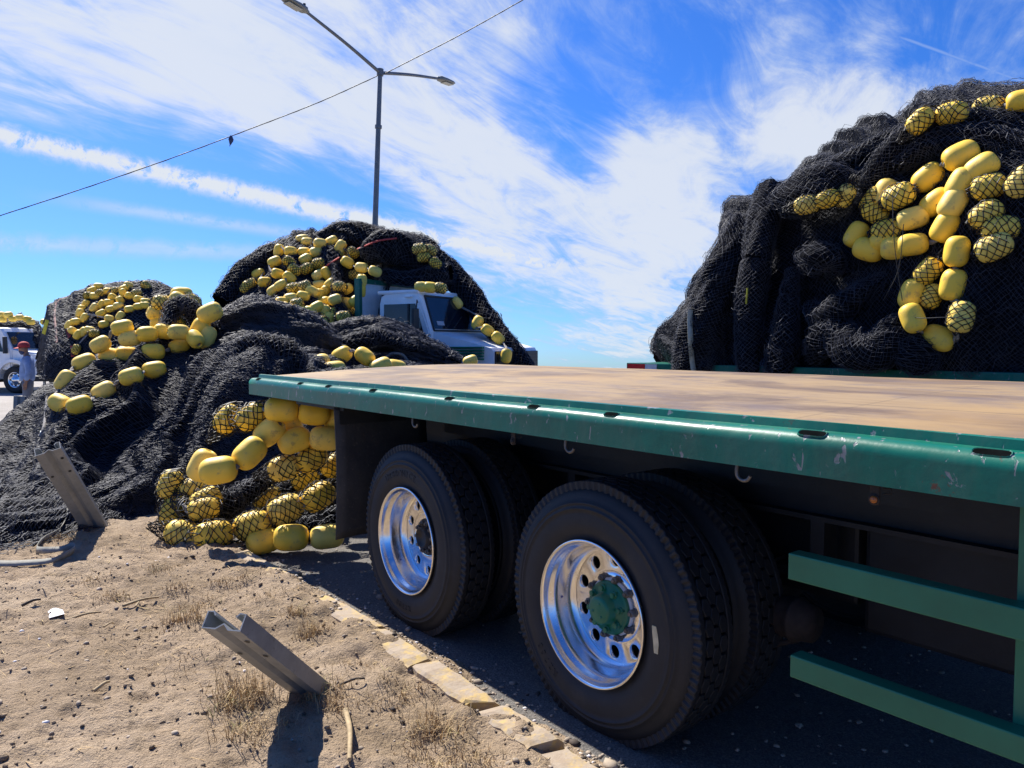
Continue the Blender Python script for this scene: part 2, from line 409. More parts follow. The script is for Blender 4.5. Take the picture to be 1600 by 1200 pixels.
# ------------------------------------------------------------------ camera, sun, sky
cam = bpy.data.cameras.new('camera'); cam.sensor_width = 36; cam.lens = 27.0; cam.clip_start = 0.05; cam.clip_end = 6000
camo = bpy.data.objects.new('camera', cam); COL.objects.link(camo)
camo.location = tuple(CAM); camo.rotation_euler = (math.pi / 2 - PITCH, 0, 0); SC.camera = camo
SUN_EL = R(48); SUN_AZ = math.atan2(-0.617, 0.787) - R(1.5)
sd = Vector((math.sin(SUN_AZ) * math.cos(SUN_EL), math.cos(SUN_AZ) * math.cos(SUN_EL), math.sin(SUN_EL)))
sl = bpy.data.lights.new('sun', 'SUN'); sl.energy = 5.0; sl.angle = R(0.55); sl.color = (1.0, 0.945, 0.86)
so = bpy.data.objects.new('sun', sl); COL.objects.link(so); so.location = (0, 0, 30)
so.rotation_euler = (-sd).to_track_quat('-Z', 'Y').to_euler()
SC.view_settings.view_transform = 'Standard'; SC.view_settings.look = 'None'; SC.view_settings.gamma = 1.0
SC.view_settings.exposure = EXPOSURE = 0.88
try: SC.view_settings.use_curve_mapping = False
except Exception: pass

def sky():
    w = bpy.data.worlds.new('World'); SC.world = w; w.use_nodes = True
    t = w.node_tree; n = t.nodes; n.clear()
    N = lambda typ, **k: (lambda x: ([setattr(x, a, b) for a, b in k.items()], x)[1])(n.new(typ))
    L = t.links.new
    def M(op, a, b=None, c=None, clamp=False):
        x = N('ShaderNodeMath', operation=op, use_clamp=clamp)
        for i, v in enumerate((a, b, c)):
            if v is None: continue
            if hasattr(v, 'is_linked'): L(v, x.inputs[i])
            else: x.inputs[i].default_value = v
        return x.outputs[0]
    def SS(v, a, b, t0=0.0, t1=1.0):
        x = N('ShaderNodeMapRange', interpolation_type='SMOOTHSTEP')
        for nm, q in (('From Min', a), ('From Max', b), ('To Min', t0), ('To Max', t1)): x.inputs[nm].default_value = q
        L(v, x.inputs['Value']); return x.outputs['Result']
    out = N('ShaderNodeOutputWorld'); bg = N('ShaderNodeBackground'); L(bg.outputs[0], out.inputs[0])
    st = N('ShaderNodeTexSky', sky_type='NISHITA'); st.sun_disc = False; st.sun_elevation = SUN_EL; st.sun_rotation = SUN_AZ
    st.altitude = 0; st.air_density = 1.0; st.dust_density = 0.6; st.ozone_density = 2.2
    tc = N('ShaderNodeTexCoord'); D0 = tc.outputs['Generated']
    # the road stands on a rise: the sky is seen a little below eye level
    dn = N('ShaderNodeVectorMath', operation='ADD'); L(D0, dn.inputs[0]); dn.inputs[1].default_value = (0, 0, 0.05)
    dm = N('ShaderNodeVectorMath', operation='NORMALIZE'); L(dn.outputs[0], dm.inputs[0]); L(dm.outputs[0], st.inputs['Vector'])
    D = D0
    sx = N('ShaderNodeSeparateXYZ'); L(dm.outputs[0], sx.inputs[0]); X, Y, Z = sx.outputs
    zc = M('ADD', M('MAXIMUM', Z, 0.0), 0.10)
    U0 = M('DIVIDE', X, zc); V0 = M('DIVIDE', Y, zc)
    ca, sa = 0.883, 0.47       # the streaks run towards the far right
    U = M('ADD', M('MULTIPLY', U0, sa), M('MULTIPLY', V0, ca)); V = M('SUBTRACT', M('MULTIPLY', U0, ca), M('MULTIPLY', V0, sa))
    def comb(a, b, c=0.0):
        x = N('ShaderNodeCombineXYZ')
        for i, v in enumerate((a, b, c)):
            if hasattr(v, 'is_linked'): L(v, x.inputs[i])
            else: x.inputs[i].default_value = v
        return x.outputs[0]
    def noise(vec, scale, detail=6, rough=0.55, dist=0.0):
        x = N('ShaderNodeTexNoise'); x.inputs['Scale'].default_value = scale; x.inputs['Detail'].default_value = detail
        x.inputs['Roughness'].default_value = rough; x.inputs['Distortion'].default_value = dist
        L(vec, x.inputs['Vector']); return x.outputs['Fac']
    streak = noise(comb(M('MULTIPLY', U, 0.42), V), 1.5, 9, 0.60, 0.9)
    puff = noise(comb(M('MULTIPLY', U, 0.7), V, 3.0), 3.2, 8, 0.62, 0.5)
    fine = noise(comb(M('MULTIPLY', U, 0.34), M('MULTIPLY', V, 1.0), 7.0), 5.2, 8, 0.66, 1.1)
    # where the cloud banks and the clear gaps lie, as directions in the sky
    BL = [(120, 60, 15, .40), (300, 110, 11, .42), (470, 170, 9, .42), (620, 240, 8, .30), (740, 170, 8, .26), (640, 60, 8, .22), (760, 330, 7, .36), (900, 330, 8, .34), (1010, 300, 6, .30),
          (1060, 430, 7, .28), (960, 470, 7, .34), (830, 430, 6, .30), (1010, 530, 4, .24), (700, 100, 7, .28), (1120, 190, 7, .24), (1000, 210, 5, .10), (250, 20, 12, .24), (40, -60, 14, .22), (1000, 90, 13, .26), (860, 50, 9, .18),
          (1330, 140, 24, .27), (1300, 120, 9, .16), (1180, 300, 7, .2), (1420, 110, 7, .14), (1130, 60, 5, .12), (900, 80, 5, .10), (1500, 120, 8, .16), (1340, 180, 5, .16), (820, 30, 6, .05), (560, 560, 9, .05), (40, 385, 3.2, .16), (150, 385, 2.6, .12), (260, 390, 2.4, .10),
          (90, 290, 6, -.40), (200, 300, 5, -.36), (330, 260, 4.5, -.30), (440, 300, 5, -.36), (560, 330, 4.5, -.30), (640, 370, 3, -.16), (0, 180, 4, -.25), (120, 200, 3, -.15),
          (300, 360, 7, -.28), (120, 440, 7, -.22), (250, 440, 6, -.22), (450, 400, 5, -.18), (870, 180, 4.2, -.46), (915, 215, 3, -.30), (810, 165, 2.2, -.20), (1010, 60, 5, -.22), (1070, 110, 4, -.10), (560, 25, 3, -.10),
          (1400, 30, 5, -.16), (1560, 30, 5, -.18), (1200, 40, 4, -.08), (930, 395, 3, -.22), (860, 395, 2.5, -.14), (800, 505, 4, -.18), (880, 560, 4, -.14), (690, 430, 3, -.14), (1150, 330, 4, -.12), (1180, 420, 6, -.1)]
    dens = M('ADD', M('MULTIPLY', M('SUBTRACT', streak, 0.5), 1.55), M('ADD', M('MULTIPLY', M('SUBTRACT', puff, 0.5), 0.70), M('MULTIPLY', M('SUBTRACT', fine, 0.5), 1.7)))
    # ragged edges: jitter the direction before testing the banks
    jn = N('ShaderNodeTexNoise'); jn.inputs['Scale'].default_value = 3.2; jn.inputs['Detail'].default_value = 5; L(D, jn.inputs['Vector'])
    jv = N('ShaderNodeVectorMath', operation='SUBTRACT'); L(jn.outputs['Color'], jv.inputs[0]); jv.inputs[1].default_value = (0.5, 0.5, 0.5)
    jm = N('ShaderNodeVectorMath', operation='SCALE'); L(jv.outputs[0], jm.inputs[0]); jm.inputs['Scale'].default_value = 0.16
    ja = N('ShaderNodeVectorMath', operation='ADD'); L(D, ja.inputs[0]); L(jm.outputs[0], ja.inputs[1])
    jd = N('ShaderNodeVectorMath', operation='NORMALIZE'); L(ja.outputs[0], jd.inputs[0]); DJ = jd.outputs[0]
    acc = None
    for px, py, rad, wgt in BL:
        d = ray(px, py); vm = N('ShaderNodeVectorMath', operation='DOT_PRODUCT'); L(DJ, vm.inputs[0]); vm.inputs[1].default_value = tuple(d)
        s = SS(vm.outputs['Value'], math.cos(R(rad * 1.35)), math.cos(R(rad * 0.15)), 0.0, wgt * (.66 if wgt > 0 else .95))
        acc = s if acc is None else M('ADD', acc, s)
    dens = M('ADD', dens, acc)
    a1 = SS(dens, -0.05, 1.0)
    # condensation trails: bands along great circles
    def trail(p, q, w0, w1, gain, lo, hi, sc):
        a = ray(*p); b = ray(*q); nrm = np.cross(a, b); nrm /= np.linalg.norm(nrm)
        along = np.cross(nrm, a)
        vm = N('ShaderNodeVectorMath', operation='DOT_PRODUCT'); L(D, vm.inputs[0]); vm.inputs[1].default_value = tuple(nrm)
        va = N('ShaderNodeVectorMath', operation='DOT_PRODUCT'); L(D, va.inputs[0]); va.inputs[1].default_value = tuple(along)
        wob = noise(D, sc, 6, 0.7, 0.3)
        dist = M('ABSOLUTE', M('ADD', vm.outputs['Value'], M('MULTIPLY', M('SUBTRACT', wob, 0.5), w0 * 2.2)))
        core = SS(dist, w1, w0 * 0.15, 0, 1)
        gate = M('MULTIPLY', SS(va.outputs['Value'], lo - 0.12, lo), SS(va.outputs['Value'], hi, hi + 0.18, 1, 0))
        return M('MULTIPLY', M('MULTIPLY', core, gate), M('MULTIPLY', SS(wob, 0.26, 0.50), gain))
    tr = trail((0, 212), (640, 362), 0.012, 0.019, 1.15, -0.6, 0.56, 38)
    tr2 = trail((0, 378), (300, 392), 0.008, 0.016, 0.55, -0.5, 0.2, 22)
    tr3 = trail((230, 332), (460, 365), 0.004, 0.012, 0.55, -0.02, 0.17, 22)
    tr4 = trail((700, 478), (940, 420), 0.003, 0.008, 0.45, 0.02, 0.18, 30)
    tr5 = trail((1440, 70), (1598, 128), 0.0008, 0.0024, 0.35, 0.0, 0.2, 30)
    alpha = a1
    for x in (tr, tr2, tr3, tr4, tr5): alpha = M('MAXIMUM', alpha, x)
    alpha = M('MULTIPLY', alpha, SS(Z, -0.02, 0.03))
    # the sky's own colour, richer than the raw model as a phone shows it
    hs = N('ShaderNodeHueSaturation'); hs.inputs['Saturation'].default_value = 1.32; hs.inputs['Value'].default_value = 1.0; L(st.outputs[0], hs.inputs['Color'])
    mulc = N('ShaderNodeMix', data_type='RGBA', blend_type='MULTIPLY'); mulc.inputs[0].default_value = 1.0
    L(hs.outputs[0], mulc.inputs[6]); mulc.inputs[7].default_value = SKYMUL
    cl = N('ShaderNodeMix', data_type='RGBA'); L(SS(M('ADD', alpha, M('MULTIPLY', M('SUBTRACT', puff, 0.5), 0.9)), 0.15, 1.05), cl.inputs[0]); cl.inputs[6].default_value = tuple(c * CLOUD for c in (0.56, 0.72, 1.0)) + (1,); cl.inputs[7].default_value = tuple(c * CLOUD for c in (0.86, 0.92, 1.02)) + (1,)
    mx = N('ShaderNodeMix', data_type='RGBA'); L(M('MULTIPLY', alpha, 0.93), mx.inputs[0]); L(mulc.outputs[2], mx.inputs[6]); L(cl.outputs[2], mx.inputs[7])
    L(mx.outputs[2], bg.inputs['Color']); bg.inputs['Strength'].default_value = 0.10
SKYMUL = (0.34, 0.54, 0.92, 1); CLOUD = 4.75
sky()

# ------------------------------------------------------------------ ground, earth verge, kerb
# flat round the lorries, then falling away beyond the road
gr_ = np.concatenate([np.linspace(0, 44, 12), [47, 52, 60, 75, 100, 160, 300, 700, 1800]]); ga_ = np.linspace(0, 2 * math.pi, 64, endpoint=False)
A_, B_ = np.meshgrid(gr_, ga_, indexing='ij'); Hh = -0.13 * np.maximum(0, A_ - 44) * np.clip((A_ - 44) / 10, 0, 1)
Vg = np.stack([A_ * np.sin(B_), A_ * np.cos(B_), Hh], -1).reshape(-1, 3); ng = len(ga_); ig = np.arange(len(gr_) * ng).reshape(len(gr_), ng)
g = MB(); g.add(Vg, [(ig[i, j], ig[i + 1, j], ig[i + 1, (j + 1) % ng], ig[i, (j + 1) % ng]) for i in range(1, len(gr_) - 1) for j in range(ng)] + [tuple(ig[1])])
g.M = [0] * len(g.F)
road = build('road', g, MT['asphalt']); tag(road, kind='structure')

def earth_h(s, Y):
    """height of the bare earth in trailer axes (road is 0)"""
    s = np.asarray(s, float); Y = np.asarray(Y, float)
    x = s * SX[0] + Y * SN[0]; y = s * SX[1] + Y * SN[1]
    edge = 1.945 + 0.26 * (fbm(s * 1.9, Y * 0, seed=3) - 0.5) + 0.02 * np.minimum(0, s + 4)
    up = np.clip((edge + 0.13 - Y) / 0.26, 0, 1); up = up * up * (3 - 2 * up)
    h = 0.092 + 0.05 * np.clip((1.9 - Y) / 1.2, 0, 1) + 0.040 * np.clip((fbm(s * 2.6, Y * 2.6, seed=61, o=3) - .47) * 6, -.3, 1) * np.clip((Y - 1.4) / .3, 0, 1)
    h = h + 0.07 * (fbm(s * 1.1, Y * 1.1, seed=21, o=3) - 0.5) + 0.045 * (fbm(s * 3.5, Y * 3.5, seed=31, o=3) - 0.5)
    r = fbm(s * 11, Y * 11, seed=41, o=4); h = h + 0.060 * (r - 0.5) + 0.018 * (vnoise(s * 38, Y * 38, seed=51) - 0.5)
    left = np.clip((x + 6.15 - 0.12 * np.clip(y - 8.5, -2, 2)) / 0.10, 0, 1)     # the verge ends at a kerb on the far left
    left = np.where(y < 6.2, 1, left)
    return np.where(up * left > 0, h * up * left, 0) - 0.03 * (up * left <= 0.001)
def earth_z(x, y):
    s, Y = to_sY((x, y)); return float(earth_h(np.array(s), np.array(Y)))

def grid_mesh(a, b, f):
    A, B = np.meshgrid(a, b, indexing='ij'); P = f(A, B); na, nb = A.shape
    idx = np.arange(na * nb).reshape(na, nb)
    Q = np.stack([idx[:-1, :-1], idx[1:, :-1], idx[1:, 1:], idx[:-1, 1:]], -1).reshape(-1, 4)
    return P.reshape(-1, 3), Q
sa = np.concatenate([np.arange(-13, -6.5, 0.05), np.arange(-6.5, 0.6, 0.02), np.arange(0.6, 5, 0.08)])
ya = np.concatenate([np.arange(-6, -1.6, 0.06), np.arange(-1.6, 2.2, 0.02)])
V, Q = grid_mesh(sa, ya, lambda A, B: tw(np.stack([A, B, earth_h(A, B)], -1)))
earth = build('earth_verge', (V, Q, None), MT['earth']); tag(earth, kind='structure')

# kerb stones: a broken row half buried in the earth
def kerb_stone(s0, s1, label, top=0.115, tilt=0.0, yo=0.0, seed=1):
    n = 9; rg = np.random.default_rng(seed)
    ys = lambda s: 1.93 + 0.02 * min(0, s + 4) + yo
    V = []; F = []
    for i in range(n + 1):
        t = i / n; s = s0 + (s1 - s0) * t; e = 0.02 if i in (0, n) else 0
        jag = rg.uniform(-0.014, 0.014, 2) * (1 if i in (0, n) else 0.3)
        a, b = ys(s) - 0.155 + jag[0], ys(s) + jag[1]; h = top + tilt * (t - 0.5) + rg.uniform(-0.003, 0.003)
        so = (rg.uniform(-.03, .03) if i in (0, n) else 0)
        for Yq, hq in ((a, -0.05), (a, h - 0.012), (a + 0.016, h - e * .3), (b - 0.03, h - e * .3), (b, h - 0.03), (b + 0.012, -0.05)):
            V.append((s + so * (1 if Yq < (a + b) / 2 else -1), Yq, hq))
    for i in range(n):
        for k in range(5): F.append((i * 6 + k, i * 6 + k + 1, (i + 1) * 6 + k + 1, (i + 1) * 6 + k))
    F.append(tuple(range(6))); F.append(tuple(n * 6 + k for k in range(5, -1, -1)))
    m = MB(tw); m.add(V, F, 0, False)
    o = build('kerb_stone', m, MT['kerb']); return tag(o, label, 'kerb stone', 'worn kerb stones along the road edge')
def sk(px, py): # trailer axes of the kerb top seen at a pixel
    return to_sY(gp(px, py, 0.11))
kerb_stone(sk(345, 868)[0], sk(418, 903)[0], 'pale kerb stone showing beside the netted floats near the mud flap', 0.122, seed=1)
kerb_stone(sk(430, 915)[0], sk(462, 935)[0], 'short kerb stone mostly buried in earth beyond the two yellow patched ones', 0.080, seed=2)
kerb_stone(sk(470, 940)[0], sk(560, 990)[0], 'broken kerb stone with worn yellow paint by the far wheel, farther of the pair', 0.130, 0.01, -0.005, seed=3)
kerb_stone(sk(557, 997)[0], sk(634, 1043)[0], 'broken kerb stone with yellow edge and jagged near end, nearer of the pair', 0.128, -0.012, -0.01, seed=4)
kerb_stone(sk(642, 1045)[0], sk(735, 1100)[0], 'yellowish kerb stone sinking under earth past the broken pair', 0.114, -0.02, 0, seed=5)
kerb_stone(sk(745, 1110)[0], sk(840, 1160)[0], 'kerb stone with a thin yellow edge showing beside the near wheel', 0.104, 0, 0, seed=6)
kerb_stone(sk(850, 1166)[0], sk(980, 1230)[0], 'buried kerb stone at the picture bottom beside the near tyre', 0.078, 0, 0, seed=7)
# kerb on the other side of the verge, far left
m = MB(); P = [gp(-160, 800, .16), gp(-60, 768, .16), gp(0, 748, .16), gp(36, 741, .16), gp(75, 733, .16)]
for i in range(len(P) - 1):
    a, b = P[i], P[i + 1]; d = (b - a); d[2] = 0; d /= np.linalg.norm(d); q = np.array([-d[1], d[0], 0]) * 0.15
    z0, z1 = np.array([0, 0, -.2]), np.zeros(3)
    v = [a + z0, b + z0, b + q + z0, a + q + z0, a, b, b + q, a + q]
    m.add(v, [(0, 1, 5, 4), (1, 2, 6, 5), (2, 3, 7, 6), (3, 0, 4, 7), (4, 5, 6, 7)])
tag(build('kerb', m, MT['kerb']), 'yellow painted kerb end under the black net at far left', 'kerb')

# ------------------------------------------------------------------ flatbed trailer
TR = thing('flatbed_trailer', 'green edged flatbed trailer with bare plywood deck and twin tyred axles', 'trailer', tuple(tw((-2.6, 3.3, 0.0))), math.atan2(SX[1], SX[0]))
S0, S1 = -5.93, 4.6
DH = 1.354
def crown(Y):
    t = np.clip((Y - 2.16) / (4.0 - 2.16), 0, 1); r = 0.066 * np.sin(t * math.pi / 2)
    return np.where(Y > 4.0, 0.066 - 0.03 * ((Y - 4.0) / 0.75) ** 2, r)
def deckf(A, B):
    w = 0.006 * (fbm(A * 1.5, B * 2.0, seed=5, o=3) - 0.5)
    return tw(np.stack([A, B, DH + crown(B) + w], -1))
V, Q = grid_mesh(np.linspace(S0 + 0.07, S1, 160), np.linspace(2.155, 4.75, 40), deckf)
n0 = len(V); V2 = V.copy(); V2[:, 2] -= 0.035
idx = np.arange(n0).reshape(160, 40); ring = np.concatenate([idx[0, :], idx[1:, -1], idx[-1, -2::-1], idx[-2:0:-1, 0]])
side = np.stack([ring, np.roll(ring, -1), np.roll(ring, -1) + n0, ring + n0], -1)
deck = build('deck', (np.vstack([V, V2]), np.vstack([Q, Q[:, ::-1] + n0, side]), None), MT['wood'], TR)
def rail(name, out, sgn, z0=1.215, s0=S0):
    prof = [(0.0, z0), (0.0, 1.296), (0.0, 1.302), (0.0010, 1.310), (0.0045, 1.319), (0.010, 1.327), (0.017, 1.333), (0.025, 1.3368), (0.033, 1.3388), (0.040, 1.3395), (0.072, 1.340), (0.078, 1.341), (0.082, 1.366), (0.097, 1.368), (0.097, 1.30), (0.02, 1.28), (0.014, z0)]
    m = MB(tw); ns = 60
    ss = np.linspace(s0, S1, ns); n = len(prof); V = []; F = []
    for i, s in enumerate(ss):
        wob = 0.006 * (float(vnoise(np.array(s * 1.7), np.array(0.0), seed=9)) - 0.5)
        for k, (y, h) in enumerate(prof): V.append((s, out + sgn * y + (wob if k < 7 else 0), h + (wob if 1 < k < 13 else 0)))
    for i in range(ns - 1):
        for k in range(n): F.append((i * n + k, i * n + (k + 1) % n, (i + 1) * n + (k + 1) % n, (i + 1) * n + k))
    F += [tuple(range(n - 1, -1, -1)), tuple(range((ns - 1) * n, ns * n))]
    m.add(V, F, 0, False); m.S = [(i_ < (ns - 1) * n and 1 <= i_ % n < 9) for i_ in range(len(F))]; return build(name, m, MT['green'], TR)
rl = rail('side_rail', 2.06, 1)
rail('side_rail', 4.86, -1)
# stake slots along the near rail
for px in (407, 473, 517, 587, 707, 839, 961, 1277, 1559):
    s = s_at(px, 2.10); wz = 0.0012 + 0.006 * (float(vnoise(np.array(s * 1.7), np.array(0.0), seed=9)) - 0.5); m = MB(tw); hl = 0.038 if px < 1200 else 0.048
    ca_, sa_ = math.cos(R(30)), math.sin(R(30))
    def ov(w, hh, pr, k0=14):     # an oval outline on the rounded edge of the rail
        out = []
        for t in [2 * math.pi * k / k0 for k in range(k0)]:
            q = math.copysign(abs(math.sin(t)) ** 0.6, math.sin(t)) * hh
            out.append((s + math.copysign(abs(math.cos(t)) ** 0.45, math.cos(t)) * w, 2.0815 + q * ca_ - pr * sa_, 1.3355 + wz + q * sa_ + pr * ca_))
        return out
    o1, o2, o3 = ov(hl, 0.0165, -0.002), ov(hl - 0.003, 0.0145, 0.0022), ov(hl - 0.005, 0.0125, 0.0008)
    V = o1 + o2; k0 = 14
    F = [(k, (k + 1) % k0, k0 + (k + 1) % k0, k0 + k) for k in range(k0)]
    m.add(V, F, 0); m.add(o2 + o3, F, 0); m.add(o3, [tuple(range(k0))], 1)
    build('stake_slot', m, [MT['green'], MT['slot']], TR)
# rear beam, main beams, cross members
m = MB(tw); m.box((S0 + .005, 2.16, 1.20), (S0 + .065, 4.76, 1.345), bev=.006); build('rear_beam', m, MT['green'], TR)
for Yb in (2.95, 3.95):
    m = MB(tw); m.box((S0 + .1, Yb - .06, .88), (S1, Yb + .06, .90)); m.box((S0 + .1, Yb - .008, .90), (S1, Yb + .008, 1.29)); m.box((S0 + .1, Yb - .06, 1.29), (S1, Yb + .06, 1.314)); build('main_beam', m, MT['steel_dark'], TR)
for i in range(22):
    s = S0 + .3 + i * .47; m = MB(tw); m.box((s - .03, 2.10, 1.22), (s + .03, 2.939, 1.315)); m.box((s - .03, 2.961, 1.22), (s + .03, 3.939, 1.315)); m.box((s - .03, 3.961, 1.22), (s + .03, 4.8, 1.315)); build('cross_member', m, MT['steel_dark'], TR)
m = MB(tw); m.box((-5.2, 2.14, 1.18), (-4.45, 2.55, 1.216)); m.box((-4.58, 2.14, 1.09), (-4.50, 2.62, 1.18)); build('flap_bracket', m, MT['steel_dark'], TR)
# mud flap with a slight hang and curl
def flap(Y0, Y1, sg):
    A = np.linspace(0, 1, 10); B = np.linspace(0, 1, 16)
    def f(a, b):
        return tw(np.stack([-4.53 + 0.03 * np.sin(b * 3) + 0.035 * a * (b ** 2), Y0 + (Y1 - Y0) * a, 1.20 - 0.85 * b + 0.012 * np.sin(a * 5) * b], -1))
    V, Q = grid_mesh(A, B, f); V2 = V + np.array([*(SX * 0.012), 0]); n0 = len(V); idx = np.arange(160).reshape(10, 16)
    ring = np.concatenate([idx[0, :], idx[1:, -1], idx[-1, -2::-1], idx[-2:0:-1, 0]])
    side = np.stack([ring, np.roll(ring, -1), np.roll(ring, -1) + n0, ring + n0], -1)
    return build('mud_flap', (np.vstack([V, V2]), np.vstack([Q, Q[:, ::-1] + n0, side]), None), MT['flap'], TR)
flap(2.11, 2.78, 1); flap(4.15, 4.8, 1)

# wheels
HC = 0.497; RT = 0.540
def tyre_mb(s, y0, sg, lettering=False):
    """y0 = outer face, sg = direction of the inside along Y"""
    m = MB(tw); c = (s, y0, HC)
    pr = [(.287, .035), (.300, .020), (.318, .016), (.335, .006), (.372, .0), (.405, .002), (.425, .0045), (.427, .001), (.432, .001), (.434, .006), (.447, .009), (.449, .006), (.454, .007), (.456, .012), (.475, .020), (.490, .028), (.502, .038), (.509, .050)]
    back = [(r, .275 - o) for r, o in pr[::-1]]
    full = pr + [(.511, .10), (.511, .175)] + back + [(.28, .24), (.27, .14), (.28, .04)]
    m.lathe([(r, sg * o) for r, o in full], c, 1, 72)
    # shoulder ribs with a toothed outer edge, and interlocking tread blocks
    nT = 96
    for a, b, toothed in ((.040, .072, True), (.203, .235, True)):
        ring = []
        V = []; F = []; nn = nT * 4
        for k in range(nn):
            t = 2 * math.pi * k / nn; tooth = (k % 4) in (1, 2)
            oa = a + (0 if tooth else .006) if a < .1 else a; ob = b if a < .1 else b - (0 if tooth else .006)
            for o, r in ((oa, .503), (oa, RT - .003), (oa + .004, RT), (ob - .004, RT), (ob, RT - .003), (ob, .503)):
                V.append((s + r * math.cos(t), y0 + sg * o, HC + r * math.sin(t)))
        for k in range(nn):
            k2 = (k + 1) % nn
            for j in range(5): F.append((k * 6 + j, k * 6 + j + 1, k2 * 6 + j + 1, k2 * 6 + j))
        m.add(V, F, 0, False)
    nP = 46; pitch = 2 * math.pi / nP
    rows = ((.0975, 0.0), (.1375, 0.5), (.1775, 0.0))
    for o, ph in rows:
        hx = [(-.043, .013), (-.043, -.013), (-.013, -.0215), (.0, -.024), (.013, -.0215), (.043, -.013)]
        shape = [(-.44, -.0125), (0, -.0245), (.44, -.0125), (.44, .0125), (0, .0245), (-.44, .0125)]
        for k in range(nP):
            V = []
            for r, q in ((.504, 1.0), (RT - .002, 1.0), (RT, .93)):
                for du, dv in shape:
                    t = (k + ph + du * q * .97) * pitch; V.append((s + r * math.cos(t), y0 + sg * (o + dv * q), HC + r * math.sin(t)))
            F = [(i, (i + 1) % 6, 6 + (i + 1) % 6, 6 + i) for i in range(6)] + [(6 + i, 6 + (i + 1) % 6, 12 + (i + 1) % 6, 12 + i) for i in range(6)] + [tuple(range(12, 18))]
            m.add(V, F, 0, False)
    return m
def letters(m, txt, s, y0, rad, ang, size, sg=-1, depth=.0022):
    cu = bpy.data.curves.new('t', 'FONT'); 
    for i, ch in enumerate(txt):
        if ch == ' ': continue
        cu.body = ch; cu.size = size; cu.extrude = depth; cu.align_x = 'CENTER'
        o = bpy.data.objects.new('t', cu); COL.objects.link(o); bpy.context.view_layer.update()
        me = o.to_mesh(); th = ang - (i - (len(txt) - 1) / 2) * size * 0.72 / rad
        V = []
        for v in me.vertices:
            x, y, z = v.co; r = rad + y
            # glyph x runs clockwise as seen from outside (viewer looks towards +Y, s to the right)
            u = x; er = (math.cos(th), math.sin(th)); et = (math.sin(th), -math.cos(th))
            V.append((s + er[0] * r + et[0] * u, y0 - z, HC + er[1] * r + et[1] * u))
        m.add(V, [tuple(p.vertices) for p in me.polygons], 0)
        o.to_mesh_clear(); bpy.data.objects.remove(o)
    bpy.data.curves.remove(cu)
def rim_mb(s, y0):
    """deep outer wheel: lip, stepped barrel, disc with ten round holes"""
    m = MB(tw); c = (s, y0, HC)
    m.lathe([(.287, .034), (.297, .018), (.303, .004), (.302, -.002), (.297, -.004), (.291, .000), (.287, .010), (.285, .022), (.280, .034), (.271, .046), (.266, .056), (.264, .072), (.262, .110), (.259, .128), (.251, .142), (.244, .149), (.236, .154)], c, 1, 96)
    nh, rh, rr = 10, .197, .0275
    half = math.pi / nh
    cor = [math.atan2(.0597, .0405), math.pi - math.atan2(.0597, .047)]
    ang = sorted([2 * math.pi * j / 24 for j in range(24)] + cor + [2 * math.pi - c_ for c_ in cor]); na = len(ang)
    for k in range(nh):
        t0 = 2 * math.pi * (k + .5) / nh
        ring = []; outer = []
        for a in ang:
            ca, sa_ = math.cos(a), math.sin(a)
            ring.append((rh + rr * ca, rr * sa_))
            kx = .0405 if ca > 0 else .047; tt = min(kx / abs(ca) if abs(ca) > 1e-6 else 9, half / abs(sa_ / .19) if abs(sa_) > 1e-6 else 9)
            outer.append((rh + ca * tt, sa_ / .19 * tt))
        def W(x, z, y):
            return (s + x * math.cos(t0) - z * math.sin(t0), y, HC + x * math.sin(t0) + z * math.cos(t0))
        V = [W(x, z, y0 + .1565) for x, z in ring] + [(s + r * math.cos(t0 + a), y0 + .155, HC + r * math.sin(t0 + a)) for r, a in outer] + [W(rh + (x - rh) * 1.08, z * 1.08, y0 + .155) for x, z in ring] + [W(rh + (x - rh) * .96, z * .96, y0 + .178) for x, z in ring]
        N_ = na
        F = [(N_ + j, N_ + (j + 1) % N_, 2 * N_ + (j + 1) % N_, 2 * N_ + j) for j in range(N_)] + [(2 * N_ + j, 2 * N_ + (j + 1) % N_, (j + 1) % N_, j) for j in range(N_)] + [(j, (j + 1) % N_, 3 * N_ + (j + 1) % N_, 3 * N_ + j) for j in range(N_)]
        m.add(V, F, 0, True)
    m.lathe([(.1505, .155), (.148, .150), (.146, .147), (.105, .146), (.100, .150)], c, 1, 64)
    return m
def inner_mb(s, y0):
    m = MB(tw); m.lathe([(.262, .13), (.262, .27), (.05, .27)], (s, y0, HC), 1, 32); m.lathe([(.205, .19), (.205, .26), (.0, .26)], (s, y0, HC), 1, 32); return m
def nuts(s, y0, mat, wl, r=.1255, n=10, ph=.1, short=False):
    for k in range(n):
        m = MB(tw)
        t = 2 * math.pi * (k + ph) / n; c = (s + r * math.cos(t), y0, HC + r * math.sin(t))
        m.lathe([(.015, .142), (.015, .128), (.011, .126), (.009, .125), (.009, .118), (.0, .117)] if short else [(.019, .146), (.019, .140), (.0155, .138), (.0155, .118), (.013, .116), (.009, .115), (.009, .108), (.0, .107)], c, 1, 6, smooth=False)
        build('lug_nut', m, mat, wl)
SW = [s_at(631, 2.16), s_at(922, 2.16)]
Y0 = 2.155
